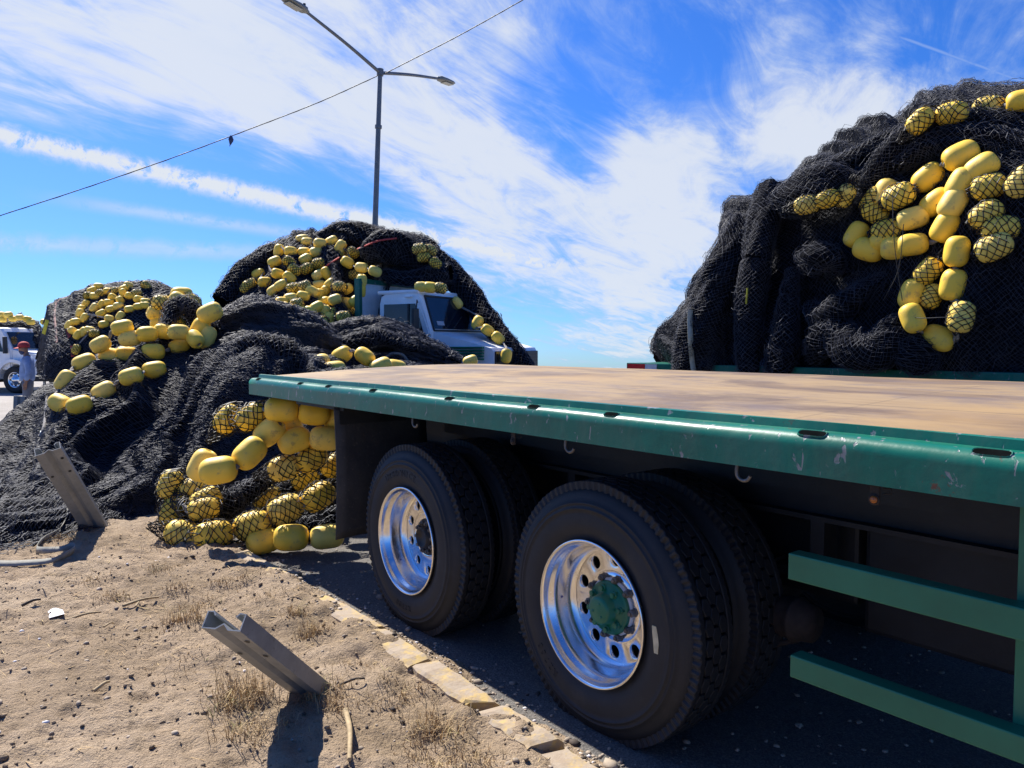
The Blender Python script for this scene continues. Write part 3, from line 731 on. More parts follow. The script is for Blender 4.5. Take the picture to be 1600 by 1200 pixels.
for wi, s in enumerate(SW):
    wl = bpy.data.objects.new('wheel', None); COL.objects.link(wl); wl.parent = TR; MROOT[wl.name] = MROOT[TR.name]
    wl['label'] = 'near wheel with green hub and alloy rim' if wi else 'far wheel with bare dark hub and alloy rim'
    m = tyre_mb(s, Y0, 1)
    if wi == 0:
        letters(m, 'URBRONICE', s, Y0 + .0008, .363, math.pi / 2 + .12, .052)
        letters(m, 'R2700', s, Y0 + .0008, .363, -math.pi / 2 - .05, .045)
    else:
        letters(m, 'R2700', s, Y0 + .0008, .363, -math.pi / 2 - .75, .045)
    build('tyre', m, MT['rubber'], wl)
    build('inner_tyre', tyre_mb(s, Y0 + .345, 1), MT['rubber'], wl)
    build('rim', rim_mb(s, Y0), MT['alloy'], wl)
    build('brake_drum', inner_mb(s, Y0), MT['hub_dark'], wl)
    nuts(s, Y0, MT['iron'], wl, .1255 if wi else .082, 10, .1, wi == 0)
    m = MB(tw); c = (s, Y0, HC)
    if wi:
        m.lathe([(.112, .147), (.112, .118), (.108, .115), (.100, .112), (.098, .104), (.070, .100), (.064, .092), (.060, .066), (.054, .058), (.044, .055), (.0, .054)], c, 1, 40)
        for k in range(8):
            t = 2 * math.pi * (k + .2) / 8; q = (s + .086 * math.cos(t), Y0, HC + .086 * math.sin(t))
            m.lathe([(.016, .112), (.016, .098), (.012, .096), (.012, .084), (.0, .083)], q, 1, 6, smooth=False)
        for k in range(3):
            t = 2 * math.pi * (k + .6) / 3; m.lathe([(.006, .057), (.006, .052), (0, .052)], (s + .03 * math.cos(t), Y0, HC + .03 * math.sin(t)), 1, 6)
        build('hub', m, MT['green2'], wl)
        m = MB(tw); m.lathe([(.114, .147), (.121, .145), (.122, .136), (.119, .130), (.1125, .130)], c, 1, 48); build('hub_ring', m, MT['tape_white'], wl)
        # cream chalk stroke on the sidewall, sticker on the rim wall
        m = MB(tw); ctr = []
        for p in ((1023, 978), (1024.5, 990), (1026, 1005), (1026, 1021)):
            d = ray(*p); w = CAM + d * ((Y0 + .003) / d.dot(np.array([*SN, 0]))); q = to_sY(w); ctr.append((q[0], w[2]))
        wv = [.010, .013, .013, .009]; L_ = [(a_ - w_, h_) for (a_, h_), w_ in zip(ctr, wv)] + [(a_ + w_, h_) for (a_, h_), w_ in zip(ctr, wv)][::-1]
        m.prism([(a_, h_) for a_, h_ in L_], 1, Y0 - .0015, Y0 + .02)
        build('chalk_mark', m, MT['chalk'], wl)
    else:
        m.lathe([(.104, .149), (.104, .143), (.098, .140), (.064, .138), (.062, .112), (.057, .108), (.050, .108), (.047, .114), (.0, .116)], c, 1, 32); build('hub', m, MT['hub_dark'], wl)
    m = MB(tw); a0 = math.pi * (1.02 if wi else 1.22)
    rw = .2632
    tri = []
    for da, o in ((-.05, .085), (.05, .085), (.0, .108)): tri.append((s + rw * math.cos(a0 + da), Y0 + o, HC + rw * math.sin(a0 + da)))
    rw -= .0006; sq = [(s + rw * math.cos(a0 + da), Y0 + o, HC + rw * math.sin(a0 + da)) for da, o in ((-.018, .088), (.018, .088), (.018, .098), (-.018, .098))]
    if wi: m.add(tri, [(0, 1, 2)], 0)
    m.add(sq, [(0, 1, 2, 3)], 1); build('sticker', m, [MT['sticker'], MT['blue']], wl, recalc=False)
    # far side wheel pair
    wf = bpy.data.objects.new('wheel', None); COL.objects.link(wf); wf.parent = TR; MROOT[wf.name] = MROOT[TR.name]
    for yy in (4.49, 4.145): build('tyre' if yy > 4.3 else 'inner_tyre', tyre_mb(s, yy + .275, -1), MT['rubber'], wf)
    m = MB(tw); m.lathe([(.285, .0), (.26, -.03), (.25, -.15), (.0, -.15)], (s, 4.75, HC), 1, 32); build('rim', m, MT['alloy'], wf)
    m = MB(tw); m.lathe([(.07, 0), (.07, 2.0)], (s, 2.42, HC), 1, 20); m.lathe([(.0, .8), (.18, .85), (.23, 1.0), (.18, 1.15), (0, 1.2)], (s, 2.42, HC), 1, 24); build('axle', m, MT['steel_dark'], TR)
    for Yb in (2.95, 3.95):
        m = MB(tw)
        for q in range(5): m.box((s - .55 + q * .09, Yb - .045, HC + .13 + q * .018), (s + .55 - q * .09, Yb + .045, HC + .146 + q * .018))
        m.box((s - .06, Yb - .07, HC + .06), (s + .06, Yb + .07, HC + .13)); m.box((s - .6, Yb - .05, HC + .13), (s - .54, Yb + .05, .88)); m.box((s + .54, Yb - .05, HC + .13), (s + .6, Yb + .05, .88))
        build('leaf_spring', m, MT['steel_dark'], TR)
    m = MB(tw); m.lathe([(0, 0), (.075, .005), (.082, .03), (.082, .07), (.09, .075), (.09, .085), (.08, .09), (.07, .15), (0, .16)], (s + .52, 2.72, HC + .02), 0, 24); m.tube([(s + .4, 2.72, HC - .07), (s + .52, 2.70, HC - .1), (s + .6, 2.72, HC - .06)], .012, 6)
    build('brake_chamber', m, MT['rust'], TR)
# side guard
for y0, y1, h0, h1, hb0, hb1, nm in ((2.10, 2.16, .880, .962, 0, 0, 1), (2.10, 2.16, .578, .648, 0, 0, 2)):
    m = MB(tw); m.box((s_at(1237 if nm == 1 else 1243, 2.10), y0, h0), (2.9, y1, h1), bev=.005); build('guard_rail', m, MT['green2'], TR)
for s in (s_at(1588, 2.11), 0.9, 2.5):
    m = MB(tw); m.box((s, 2.163, .55), (s + .06, 2.20, 1.216), bev=.004); build('guard_post', m, MT['green2'], TR)
# rope hooks under the rail, marker lights
for px in (645, 885, 1155):
    s = s_at(px, 2.09); m = MB(tw)
    pts = [(s - .0, 2.092, 1.222), (s - .002, 2.088, 1.20)] + [(s + .024 - .026 * math.cos(a), 2.088, 1.188 - .024 * math.sin(a)) for a in np.linspace(0, math.pi * .93, 9)]
    m.tube(pts, .0062, 8); build('rope_hook', m, MT['iron'], TR)
for px, am in ((803, 0), (1373, 1)):
    s = s_at(px, 2.10); m = MB(tw); m.box((s - .014, 2.094, 1.155), (s + .014, 2.101, 1.222), bev=.003)
    m.lathe([(.016, .0), (.016, -.003), (.011, -.003)], (s, 2.094, 1.170), 1, 16)
    m.tube([(s + .016, 2.11, 1.20), (s + .035, 2.112, 1.205), (s + .04, 2.112, 1.19), (s + .016, 2.11, 1.185)], .002, 5)
    b = build('marker_bracket', m, MT['rust'], TR)
    m = MB(tw); m.lathe([(.0105, -.003), (.0095, -.007), (.0, -.009)], (s, 2.0935, 1.170), 1, 16); build('marker_lens', m, MT['amber'] if am else MT['rust'], b)
# gear hung under the frame
m = MB(tw); m.box((-4.55, 3.1, .50), (-1.6, 3.8, .878), bev=.02); build('added_dark_block', m, MT['steel_dark'], TR)  # added dark block, hides the lit road between the wheels
m = MB(tw); m.box((-4.4, 2.86, 1.0), (-.5, 2.93, 1.21)); build('frame_plate', m, MT['steel_dark'], TR)
m = MB(tw); m.box((-1.55, 3.05, .42), (.9, 3.75, .875), bev=.02); m.box((-.9, 3.0, .50), (-.86, 3.8, .52)); build('tool_box', m, MT['steel_dark'], TR)  # tool box made large and dark to block bright ground beyond
m = MB(tw); m.box((-5.4, 3.02, .62), (-4.6, 3.88, .88), bev=.02); build('spare_carrier', m, MT['steel_dark'], TR)
m = MB(tw); m.box((1.4, 2.8, .05), (1.52, 2.92, 1.2)); m.box((1.4, 3.98, .05), (1.52, 4.10, 1.2)); m.box((1.36, 2.74, .0), (1.56, 2.98, .05)); m.box((1.36, 3.92, .0), (1.56, 4.16, .05)); build('landing_leg', m, MT['steel_dark'], TR)
# ------------------------------------------------------------------ nets
import re
def catmull(P, n):
    """P (k, ...) control points -> n samples along the first axis"""
    P = np.asarray(P, float); k = len(P)
    t = np.linspace(0, k - 1, n); i = np.clip(np.floor(t).astype(int), 0, k - 2); f = (t - i)
    f = f.reshape((-1,) + (1,) * (P.ndim - 1))
    g = lambda j: P[np.clip(j, 0, k - 1)]
    p0 = np.where((i - 1 < 0).reshape(f.shape), 2 * g(i) - g(i + 1), g(i - 1)); p1 = g(i); p2 = g(i + 1)
    p3 = np.where((i + 2 > k - 1).reshape(f.shape), 2 * p2 - p1, g(i + 2))
    return 0.5 * ((2 * p1) + (p2 - p0) * f + (2 * p0 - 5 * p1 + 4 * p2 - p3) * f ** 2 + (3 * p1 - p0 - 3 * p2 + p3) * f ** 3)
def normals(P, wrap=False):
    du = np.gradient(P, axis=0)
    dv = (np.roll(P, -1, 1) - np.roll(P, 1, 1)) if wrap else np.gradient(P, axis=1)
    N = np.cross(du, dv); return N / (np.linalg.norm(N, axis=2)[..., None] + 1e-9)
def strand_geo(A, B, r, ra=None):
    n = len(A); d = B - A; d /= np.linalg.norm(d, axis=1)[:, None] + 1e-9
    up = np.where(np.abs(d[:, 2:3]) < 0.9, np.array([[0, 0, 1.0]]), np.array([[1.0, 0, 0]]))
    p = np.cross(d, up); p /= np.linalg.norm(p, axis=1)[:, None] + 1e-9; q = np.cross(d, p)
    rr = (r if np.isscalar(r) else r[:, None])
    V = np.empty((n, 6, 3))
    for k in range(3):
        t = 2 * math.pi * k / 3; o = rr * (math.cos(t) * p + math.sin(t) * q); V[:, k] = A + o; V[:, 3 + k] = B + o
    base = (np.arange(n) * 6)[:, None, None]
    Q = np.array([[k, (k + 1) % 3, 3 + (k + 1) % 3, 3 + k] for k in range(3)])[None] + base
    return V.reshape(-1, 3), Q.reshape(-1, 4)
def net_edges(P, N, jit, lift, rng, wrap=False, keep=1.0):
    nu, nv = P.shape[:2]
    cell = np.linalg.norm(np.diff(P, axis=0), axis=2).mean()
    Pj = P + rng.normal(0, jit * cell, P.shape) + N * np.abs(rng.normal(0, lift, (nu, nv, 1)))
    I, J = np.meshgrid(np.arange(nu - 1), np.arange(nv), indexing='ij')
    par = ((I + J) % 2 == 0); A = []; B = []
    for dj in (1, -1):
        ok = par.copy()
        if not wrap: ok &= (J + dj >= 0) & (J + dj < nv)
        i, j = I[ok], J[ok]; A.append(Pj[i, j]); B.append(Pj[i + 1, (j + dj) % nv])
    A = np.vstack(A); B = np.vstack(B)
    ok = (rng.random(len(A)) < keep) & (np.linalg.norm(A - B, axis=1) < cell * 6)
    return A[ok], B[ok]
SURF = {}
def bvh_add(key, P, wrap=False):
    nu, nv = P.shape[:2]; idx = np.arange(nu * nv).reshape(nu, nv)
    if wrap: nx = np.roll(idx, -1, 1); Q = np.stack([idx[:-1], idx[1:], nx[1:], nx[:-1]], -1).reshape(-1, 4)
    else: Q = np.stack([idx[:-1, :-1], idx[1:, :-1], idx[1:, 1:], idx[:-1, 1:]], -1).reshape(-1, 4)
    S = SURF.setdefault(key, [[], []]); b = len(S[0]); S[0].extend(map(tuple, P.reshape(-1, 3))); S[1].extend([tuple(int(x) + b for x in q) for q in Q]); return Q
def net_mesh(name, parent, P, cell, r, seed, layers=2, wrap=False, key=None, sink=0.016, lift=0.005, outward=None, jit=0.15, loose=0):
    """a dark mass with layers of knotted twine lying over it; P is a grid of points"""
    rng = np.random.default_rng(seed)
    N = normals(P, wrap)
    if outward is not None:
        if ((P - outward) * N).sum() < 0: N = -N
    nu, nv = P.shape[:2]
    if key: bvh_add(key, P, wrap)
    C = P - N * sink; idx = np.arange(nu * nv).reshape(nu, nv)
    if wrap: nx = np.roll(idx, -1, 1); Q = np.stack([idx[:-1], idx[1:], nx[1:], nx[:-1]], -1).reshape(-1, 4)
    else: Q = np.stack([idx[:-1, :-1], idx[1:, :-1], idx[1:, 1:], idx[:-1, 1:]], -1).reshape(-1, 4)
    VV = [C.reshape(-1, 3)]; QQ = [Q]; MI = [np.zeros(len(Q), int)]; off = nu * nv
    lu = np.linalg.norm(np.diff(P, axis=0), axis=2).mean(1).sum(); lv = np.linalg.norm(np.diff(P, axis=1), axis=2).mean(0).sum()
    for L in range(layers):
        c = cell * (1.0 + 0.3 * L)
        mu = max(6, int(lu / c)); mv = max(6, int(lv / c))
        if wrap: mv += mv % 2
        G = resample(P, mu, mv, wrap, 0.35 * L, seed + L, 1.0); Ng = resample(N, mu, mv, wrap, 0.35 * L, seed + L, 1.0); Ng /= np.linalg.norm(Ng, axis=2)[..., None] + 1e-9
        G = G + Ng * (0.003 + 0.007 * L)
        # the meshes bunch and skew from place to place
        A, B = net_edges(G, Ng, jit, lift * (1 + L * .6), rng, wrap, 0.97 if L == 0 else 0.8)
        rad = r * rng.uniform(.7, 1.25, len(A))
        v, q = strand_geo(A, B, rad); VV.append(v); QQ.append(q + off); MI.append(np.ones(len(q), int)); off += len(v)
    if loose:
        A = []; B = []
        for _ in range(loose):
            x = rng.uniform(0, nu - 1); y = rng.uniform(0, nv - 1); th = rng.uniform(0, 6.28); pv = None; n_ = rng.integers(8, 30); up_ = rng.uniform(.01, .05)
            du = lu / nu; dv = lv / nv
            for k in range(n_):
                i, j = int(x), int(y)
                if not (0 <= i < nu and (wrap or 0 <= j < nv)): break
                q = P[i, j % nv] + N[i, j % nv] * (.012 + up_ * math.sin(math.pi * k / n_)) + rng.normal(0, .006, 3)
                if pv is not None and np.linalg.norm(q - pv) < .25: A.append(pv); B.append(q)
                pv = q; th += rng.normal(0, .45); x += math.cos(th) * .035 / du; y += math.sin(th) * .035 / dv
        if A:
            A = np.array(A); B = np.array(B); v, q = strand_geo(A, B, r * 1.25 * rng.uniform(.7, 1.3, len(A))); VV.append(v); QQ.append(q + off); MI.append(np.ones(len(q), int)); off += len(v)
    return build(name, (np.vstack(VV), np.vstack(QQ), np.concatenate(MI)), [MT['core'], MT['twine']], parent)
def resample(P, mu, mv, wrap=False, shift=0.0, seed=0, wamt=0.0):
    nu, nv = P.shape[:2]
    A, B = np.meshgrid(np.linspace(0, 1, mu), (np.arange(mv) + shift) / mv if wrap else np.linspace(0, 1, mv), indexing='ij')
    if wamt:
        ku, kv = mu / 26.0, mv / 26.0
        wu = fbm(A * ku, B * kv, seed=seed + 91, o=3) - .5
        A = np.clip(A + wamt * 5.0 / mu * wu, 0, 1)
        if not wrap: B = np.clip(B + wamt * 7.0 / mv * (fbm(A * ku + 7, B * kv, seed=seed + 95, o=3) - .5), 0, 1)
    a = A * (nu - 1); i = np.clip(a.astype(int), 0, nu - 2); f = (a - i)[..., None]
    if wrap:
        b = (B % 1.0) * nv; j = b.astype(int) % nv; g = (b - np.floor(b))[..., None]; j2 = (j + 1) % nv
    else:
        b = B * (nv - 1); j = np.clip(b.astype(int), 0, nv - 2); g = (b - j)[..., None]; j2 = j + 1
    return (P[i, j] * (1 - f) + P[i + 1, j] * f) * (1 - g) + (P[i, j2] * (1 - f) + P[i + 1, j2] * f) * g
def loft(sections, nu, nv, amp=0.08, fu=5.0, fv=0.8, seed=1, skew=0.0, away=None, lump=0.10):
    """a sheet over sections of control points, with drape folds running down it"""
    S = catmull(np.array(sections), nu)
    P = catmull(S.transpose(1, 0, 2), nv).transpose(1, 0, 2)
    N = normals(P)
    if away is not None and ((P - away) * N).sum() < 0: N = -N
    lu = np.linalg.norm(np.diff(P, axis=0), axis=2).mean(1).sum(); lv = np.linalg.norm(np.diff(P, axis=1), axis=2).mean(0).sum()
    u, v = np.meshgrid(np.linspace(0, lu, nu), np.linspace(0, lv, nv), indexing='ij')
    w = 0.8 * (fbm(u * .8, v * .8, seed=seed + 50, o=3) - .5)
    a = (u + skew * v + w)
    ridge = lambda n: 1 - np.abs(2 * n - 1)
    f1 = ridge(vnoise(a * fu * .45, v * fv * .6, seed=seed)) ; f2 = ridge(vnoise(a * fu * 1.1, v * fv, seed=seed + 7)); f3 = ridge(vnoise(a * fu * 2.6, v * fv * 2, seed=seed + 13))
    big = fbm(u * .9, v * .9, seed=seed + 23, o=3) - .5
    D = amp * (0.60 * (f1 - .66) + .80 * (f2 - .66) + .26 * (f3 - .66)) + lump * big
    D = D - D.mean()
    edge = np.clip(v / (0.12 * lv), 0, 1)
    return P + N * (D * edge)[..., None]
def roll_grid(path, rad, nu, nv=28, seed=1, amp=0.25, flat=1.0, twist=3.0, up=(0, 0, 1)):
    P = catmull(np.array(path, float), nu); rr = np.interp(np.linspace(0, 1, nu), np.linspace(0, 1, len(rad)), rad)
    T = np.gradient(P, axis=0); T /= np.linalg.norm(T, axis=1)[:, None]
    a = np.cross(T, np.array(up, float)); bad = np.linalg.norm(a, axis=1) < .2; a[bad] = np.cross(T[bad], np.array([.3, 1.0, .1])); a /= np.linalg.norm(a, axis=1)[:, None]
    b = np.cross(a, T); th = np.linspace(0, 2 * math.pi, nv, endpoint=False)
    L = np.linspace(0, np.linalg.norm(np.diff(P, axis=0), axis=1).sum(), nu)
    R_ = np.empty((nu, nv, 3))
    Tt, Ll = np.meshgrid(th, L)
    ridge = 1 - np.abs(2 * vnoise(np.cos(Tt + Ll * twist) * 2.2 + 9, np.sin(Tt + Ll * twist) * 2.2 + 5, Ll * 1.2, seed) - 1)
    d = 1 + amp * (ridge - .62) * 1.1 + amp * .8 * (fbm(np.cos(Tt) + 3, np.sin(Tt) + 3, Ll * 2.5, seed + 3, 3) - .5)
    rad_ = rr[:, None] * d
    R_ = P[:, None] + rad_[..., None] * (np.cos(Tt)[..., None] * a[:, None] + flat * np.sin(Tt)[..., None] * b[:, None])
    return R_
def net_roll(parent, path, rad, cell, r, seed, key=None, name='net_roll', amp=.36, flat=1.0, twist=3.0, layers=2, lift=.006):
    nu = max(16, int(len(path) * 14)); P = roll_grid(path, rad, nu, 30, seed, amp, flat, twist)
    return net_mesh(name, parent, P, cell, r, seed, layers, True, key, .012, lift, outward=np.array(path, float).mean(0), loose=16, jit=.10)
G3 = lambda px, py, h=0.05: gp(px, py, h)

# --- heap on the ground, left
HP = thing('net_heap', 'great heap of black fishing net spilled on the verge behind the trailer', 'fishing net', (-3.0, 8.0, 0))
c0 = np.array([-2.5, 9.0, -1.0])
front = [
 [G3(-190, 868), pt(-190, 815, 6.05), pt(-185, 770, 6.9), pt(-180, 735, 7.8), pt(-170, 712, 8.8), gp(-120, 690, .05)],
 [G3(-70, 860), pt(-70, 805, 6.1), pt(-68, 760, 7.0), pt(-60, 720, 7.8), pt(-50, 705, 8.7), gp(-10, 680, .05)],
 [G3(25, 850), pt(25, 800, 6.2), pt(25, 750, 7.0), pt(28, 695, 7.8), pt(34, 652, 8.7), gp(80, 665, .05)],
 [G3(112, 838), pt(110, 785, 6.5), pt(108, 725, 7.2), pt(108, 660, 7.9), pt(112, 598, 8.8), gp(160, 655, .05)],
 [G3(205, 812), pt(205, 770, 6.9), pt(208, 705, 7.3), pt(215, 625, 8.0), pt(228, 545, 9.0), gp(250, 650, .05)],
 [G3(285, 800), pt(282, 762, 7.0), pt(284, 700, 7.25), pt(296, 615, 7.8), pt(318, 540, 8.9), gp(330, 645, .05)],
 [G3(345, 806), pt(345, 765, 7.0), pt(345, 690, 7.2), pt(358, 605, 7.6), pt(378, 549, 8.3), gp(400, 650, .05)],
 [G3(420, 815), pt(420, 775, 6.9), pt(420, 710, 7.1), pt(428, 625, 7.5), pt(435, 548, 8.2), gp(450, 655, .05)],
 [G3(500, 815), pt(500, 770, 6.9), pt(498, 715, 7.1), pt(492, 650, 7.4), pt(482, 572, 8.0), gp(500, 660, .05)],
 [G3(580, 790), pt(580, 760, 7.2), pt(575, 700, 7.6), pt(560, 640, 7.9), pt(545, 600, 8.2), gp(560, 660, .05)],
]
def crest(S):
    out = []
    for q in S:
        t, b = np.array(q[-2]), np.array(q[-1]); m_ = t * .72 + b * .28; m_[2] = t[2] * .90 + .02; out.append(q[:-1] + [m_, q[-1]])
    return out
P = loft(crest(front), 300, 170, amp=.30, fu=2.5, fv=.26, seed=4, skew=-.22, away=c0, lump=.06)
net_mesh('net_fold', HP, P, .031, .0022, 1, 2, loose=160, jit=.09, key='heap', outward=c0, lift=.006)
back1 = [
 [G3(270, 640), pt(285, 600, 9.5), pt(300, 560, 9.7), pt(318, 522, 10.0), gp(325, 625, .05)],
 [G3(310, 660), pt(318, 600, 9.0), pt(330, 530, 9.4), pt(348, 492, 10.0), gp(350, 618, .05)],
 [G3(370, 665), pt(372, 590, 8.8), pt(380, 515, 9.3), pt(392, 468, 10.0), gp(400, 612, .05)],
 [G3(420, 665), pt(425, 595, 8.8), pt(432, 530, 9.3), pt(440, 476, 10.0), gp(445, 612, .05)],
 [G3(480, 660), pt(482, 595, 8.9), pt(487, 540, 9.4), pt(490, 496, 10.0), gp(495, 612, .05)],
 [G3(540, 655), pt(540, 600, 9.2), pt(538, 560, 9.6), pt(530, 528, 10.0), gp(540, 612, .05)],
]
P = loft(crest(back1), 170, 100, amp=.17, fu=2.2, fv=.40, seed=14, skew=-.5, away=np.array([-3.3, 10.5, -1]), lump=.10)
net_mesh('net_fold', HP, P, .038, .0028, 2, 2, loose=90, jit=.09, key='heap', outward=np.array([-3.3, 10.5, -1]), lift=.006)
back2 = [
 [G3(470, 650), pt(478, 600, 9.9), pt(485, 560, 10.3), pt(500, 520, 10.9), gp(505, 612, .05)],
 [G3(520, 652), pt(525, 600, 9.8), pt(535, 550, 10.2), pt(545, 508, 10.9), gp(545, 610, .05)],
 [G3(575, 652), pt(580, 600, 9.9), pt(588, 548, 10.3), pt(595, 506, 11.0), gp(600, 610, .05)],
 [G3(630, 650), pt(635, 600, 10.0), pt(638, 555, 10.5), pt(640, 522, 11.2), gp(645, 610, .05)],
 [G3(680, 648), pt(682, 605, 10.4), pt(684, 570, 10.9), pt(682, 546, 11.4), gp(685, 610, .05)],
 [G3(735, 645), pt(733, 610, 10.8), pt(730, 585, 11.2), pt(718, 566, 11.6), gp(725, 610, .05)],
]
P = loft(crest(back2), 170, 90, amp=.17, fu=2.2, fv=.40, seed=24, skew=-.8, away=np.array([-2.0, 11.5, -1]), lump=.10)
net_mesh('net_fold', HP, P, .040, .0030, 3, 2, loose=90, jit=.09, key='heap', outward=np.array([-2.0, 11.5, -1]), lift=.006)
# flat sprawl in front, left, and ropes of net on top
EZ = lambda px, py, dh: (lambda p: np.array([p[0], p[1], earth_z(p[0], p[1]) + dh]))(gp(px, py, .12))
sprawl = [[EZ(x, b, -.02), EZ(x, b - 18, .10), EZ(x, b - 45, .19), EZ(x, b - 75, .20), EZ(x, b - 100, .05)] for x, b in ((-190, 905), (-110, 893), (-40, 878), (30, 862), (95, 846), (150, 826), (205, 806), (240, 800))]
P = loft(sprawl, 200, 60, amp=.14, fu=1.2, fv=6.0, seed=34, skew=0.0, away=np.array([-4, 6.5, -2]), lump=.08)
net_mesh('net_fold', HP, P, .028, .0020, 4, 2, loose=120, jit=.09, key='heap', outward=np.array([-4, 6.5, -2]), lift=.006)
net_roll(HP, [pt(15, 672, 9.2), pt(55, 648, 9.0), pt(90, 632, 8.8), pt(110, 655, 8.5)], [.08, .14, .14, .08], .029, .0024, 5, 'heap')
net_roll(HP, [pt(-20, 700, 9.2), pt(8, 690, 9.2), pt(36, 680, 9.2)], [.12, .17, .10], .029, .0024, 6, 'heap')
net_roll(HP, [pt(255, 520, 8.9), pt(270, 485, 9.2), pt(290, 478, 9.3), pt(312, 500, 9.3), pt(330, 520, 9.2)], [.04, .10, .10, .12, .10], .029, .0024, 7, 'heap', layers=2)
net_roll(HP, [pt(345, 560, 8.3), pt(400, 545, 8.15), pt(450, 550, 8.05), pt(480, 585, 7.9)], [.08, .14, .14, .08], .029, .0024, 8, 'heap')
net_roll(HP, [pt(500, 545, 10.2), pt(560, 535, 10.0), pt(595, 528, 10.15), pt(650, 545, 10.4)], [.06, .11, .11, .06], .029, .0024, 9, 'heap')
net_roll(HP, [G3(400, 830), pt(430, 790, 6.6), pt(480, 750, 6.7), pt(540, 735, 6.7)], [.06, .12, .10, .08], .029, .0024, 10, 'heap', amp=.35)
net_roll(HP, [pt(270, 800, 6.75), pt(330, 800, 6.2), pt(380, 775, 6.3), pt(430, 740, 6.4)], [.10, .12, .09, .06], .029, .0024, 11, 'heap', amp=.35)
net_roll(HP, [pt(400, 855, 6.02), pt(460, 830, 6.25), pt(530, 815, 6.3)], [.08, .13, .12], .029, .0024, 12, 'heap', amp=.35)
# --- big load beyond the deck
TB = lambda Yf: (lambda px, py, e=0.0: pt(px, py, (Yf + e) / (0.787 * (px - 800) / 1200 + 0.617)))
F6 = TB(6.75)
RL = thing('net_load', 'towering load of black net with yellow floats on the lorry beyond the deck', 'fishing net', tuple(tw((-3.0, 8.0, 1.30))))
prof = [(1030, 556), (1046, 525), (1075, 482), (1105, 425), (1124, 355), (1140, 315), (1190, 288), (1235, 255), (1290, 226), (1345, 204), (1400, 183), (1450, 163), (1500, 154), (1560, 152), (1640, 160), (1740, 170), (1840, 215), (1900, 330)]
secs = []
for i, (x, yt) in enumerate(prof):
    yb = 602 + max(0, (x - 1030)) * .05
    taper = 0.55 if i == 0 else (0.2 if i == 1 else 0)
    f = lambda t: yb + (yt - yb) * t
    secs.append([F6(x, yb + 12, .10 + taper), F6(x, f(.25), .0 + taper), F6(x, f(.55), .08 + taper), F6(x, f(.8), .34 + taper), F6(x, f(.95), .78 + taper * .5), F6(x, f(1.0), 1.15), F6(x, f(.93), 2.0), F6(x, f(.3) , 2.5)])
cR = tw(np.array([-3.0, 8.2, 1.0]))
P = loft(secs, 330, 170, amp=.32, fu=2.1, fv=.30, seed=44, skew=.12, away=cR, lump=.14)
net_mesh('net_fold', RL, P, .025, .0017, 21, 2, loose=220, jit=.10, key='right', outward=cR, lift=.006)
rr_ = lambda pts, rad, sd, **k: net_roll(RL, [F6(x, y, e) for x, y, e in pts], rad, .023, .0016, sd, 'right', **k)
rr_([(1158, 345, .45), (1136, 410, .08), (1112, 475, -.02), (1092, 530, -.02), (1080, 585, .05)], [.10, .19, .21, .23, .18], 22, twist=.6)
rr_([(1205, 300, .55), (1192, 350, .12), (1180, 420, -.05), (1172, 500, -.04), (1176, 585, .05)], [.16, .15, .14, .13, .14], 23, twist=.6)
rr_([(1200, 320, .32), (1262, 282, .42), (1332, 250, .50), (1392, 220, .62), (1440, 204, .7)], [.09, .10, .10, .10, .09], 24, twist=.5)
rr_([(1225, 320, .12), (1262, 300, .02), (1300, 285, .05), (1335, 290, .15)], [.14, .20, .17, .10], 25)
rr_([(1255, 410, .02), (1278, 402, -.10), (1300, 408, -.04), (1300, 430, .02)], [.08, .13, .11, .06], 26, amp=.45)
rr_([(1265, 480, .05), (1290, 500, -.06), (1320, 475, -.08), (1350, 450, -.02), (1385, 430, .10)], [.06, .12, .11, .07, .03], 27, amp=.35)
rr_([(1275, 560, .06), (1285, 525, -.10), (1310, 510, -.12)], [.09, .13, .09], 28)
rr_([(1300, 510, -.04), (1330, 545, -.14), (1370, 548, -.16), (1405, 520, -.14), (1440, 505, -.04)], [.12, .17, .16, .15, .10], 29, amp=.3)
rr_([(1425, 520, -.04), (1432, 550, -.10), (1445, 580, -.04)], [.13, .17, .10], 30)
rr_([(1350, 300, .3), (1375, 265, .28), (1420, 225, .35), (1480, 205, .5), (1560, 200, .6), (1640, 205, .7)], [.06, .12, .15, .15, .15, .12], 31, twist=.5)
rr_([(1400, 260, .25), (1460, 225, .3), (1540, 220, .35), (1620, 240, .4)], [.06, .11, .13, .1], 33, twist=.5)
rr_([(1215, 590, .0), (1225, 540, -.08), (1232, 470, -.02), (1240, 420, .06)], [.12, .13, .10, .05], 32, twist=.4)
# --- load on the white-cabbed lorry
ML = thing('net_load', 'mound of black net draped over the white cabbed lorry behind the heap', 'fishing net', (-3.0, 17.5, 1.2))
mp = [(322, 486), (345, 462), (372, 425), (400, 397), (432, 378), (470, 362), (505, 356), (530, 348), (556, 347), (580, 356), (610, 365), (645, 374), (672, 386), (690, 402), (712, 424)]
msec = []
for i, (x, yt) in enumerate(mp):
    yb = 575 if x < 590 else 470 - 0 * x
    if 590 <= x: yb = 446
    zf, zc = (14.6, 18.3) if x <= 540 else ((15.3, 17.9) if x < 590 else (16.4, 17.5)); g = 1.0 if x < 590 else 0.12
    e = .7 if i == 0 else (.3 if i == 1 else 0)
    f = lambda t: yb + (yt - yb) * t
    msec.append([pt(x, yb, zf + e), pt(x, f(.3), zf + .05 + .60 * g + e), pt(x, f(.6), zf + .25 + 1.3 * g + e), pt(x, f(.85), zf + .6 + 1.75 * g + e * .5), pt(x, yt, zc), pt(x, f(.7), zc + 1.2), pt(x, f(.1), zc + 1.5)])
cM = np.array([-3.2, 17.6, 1.5])
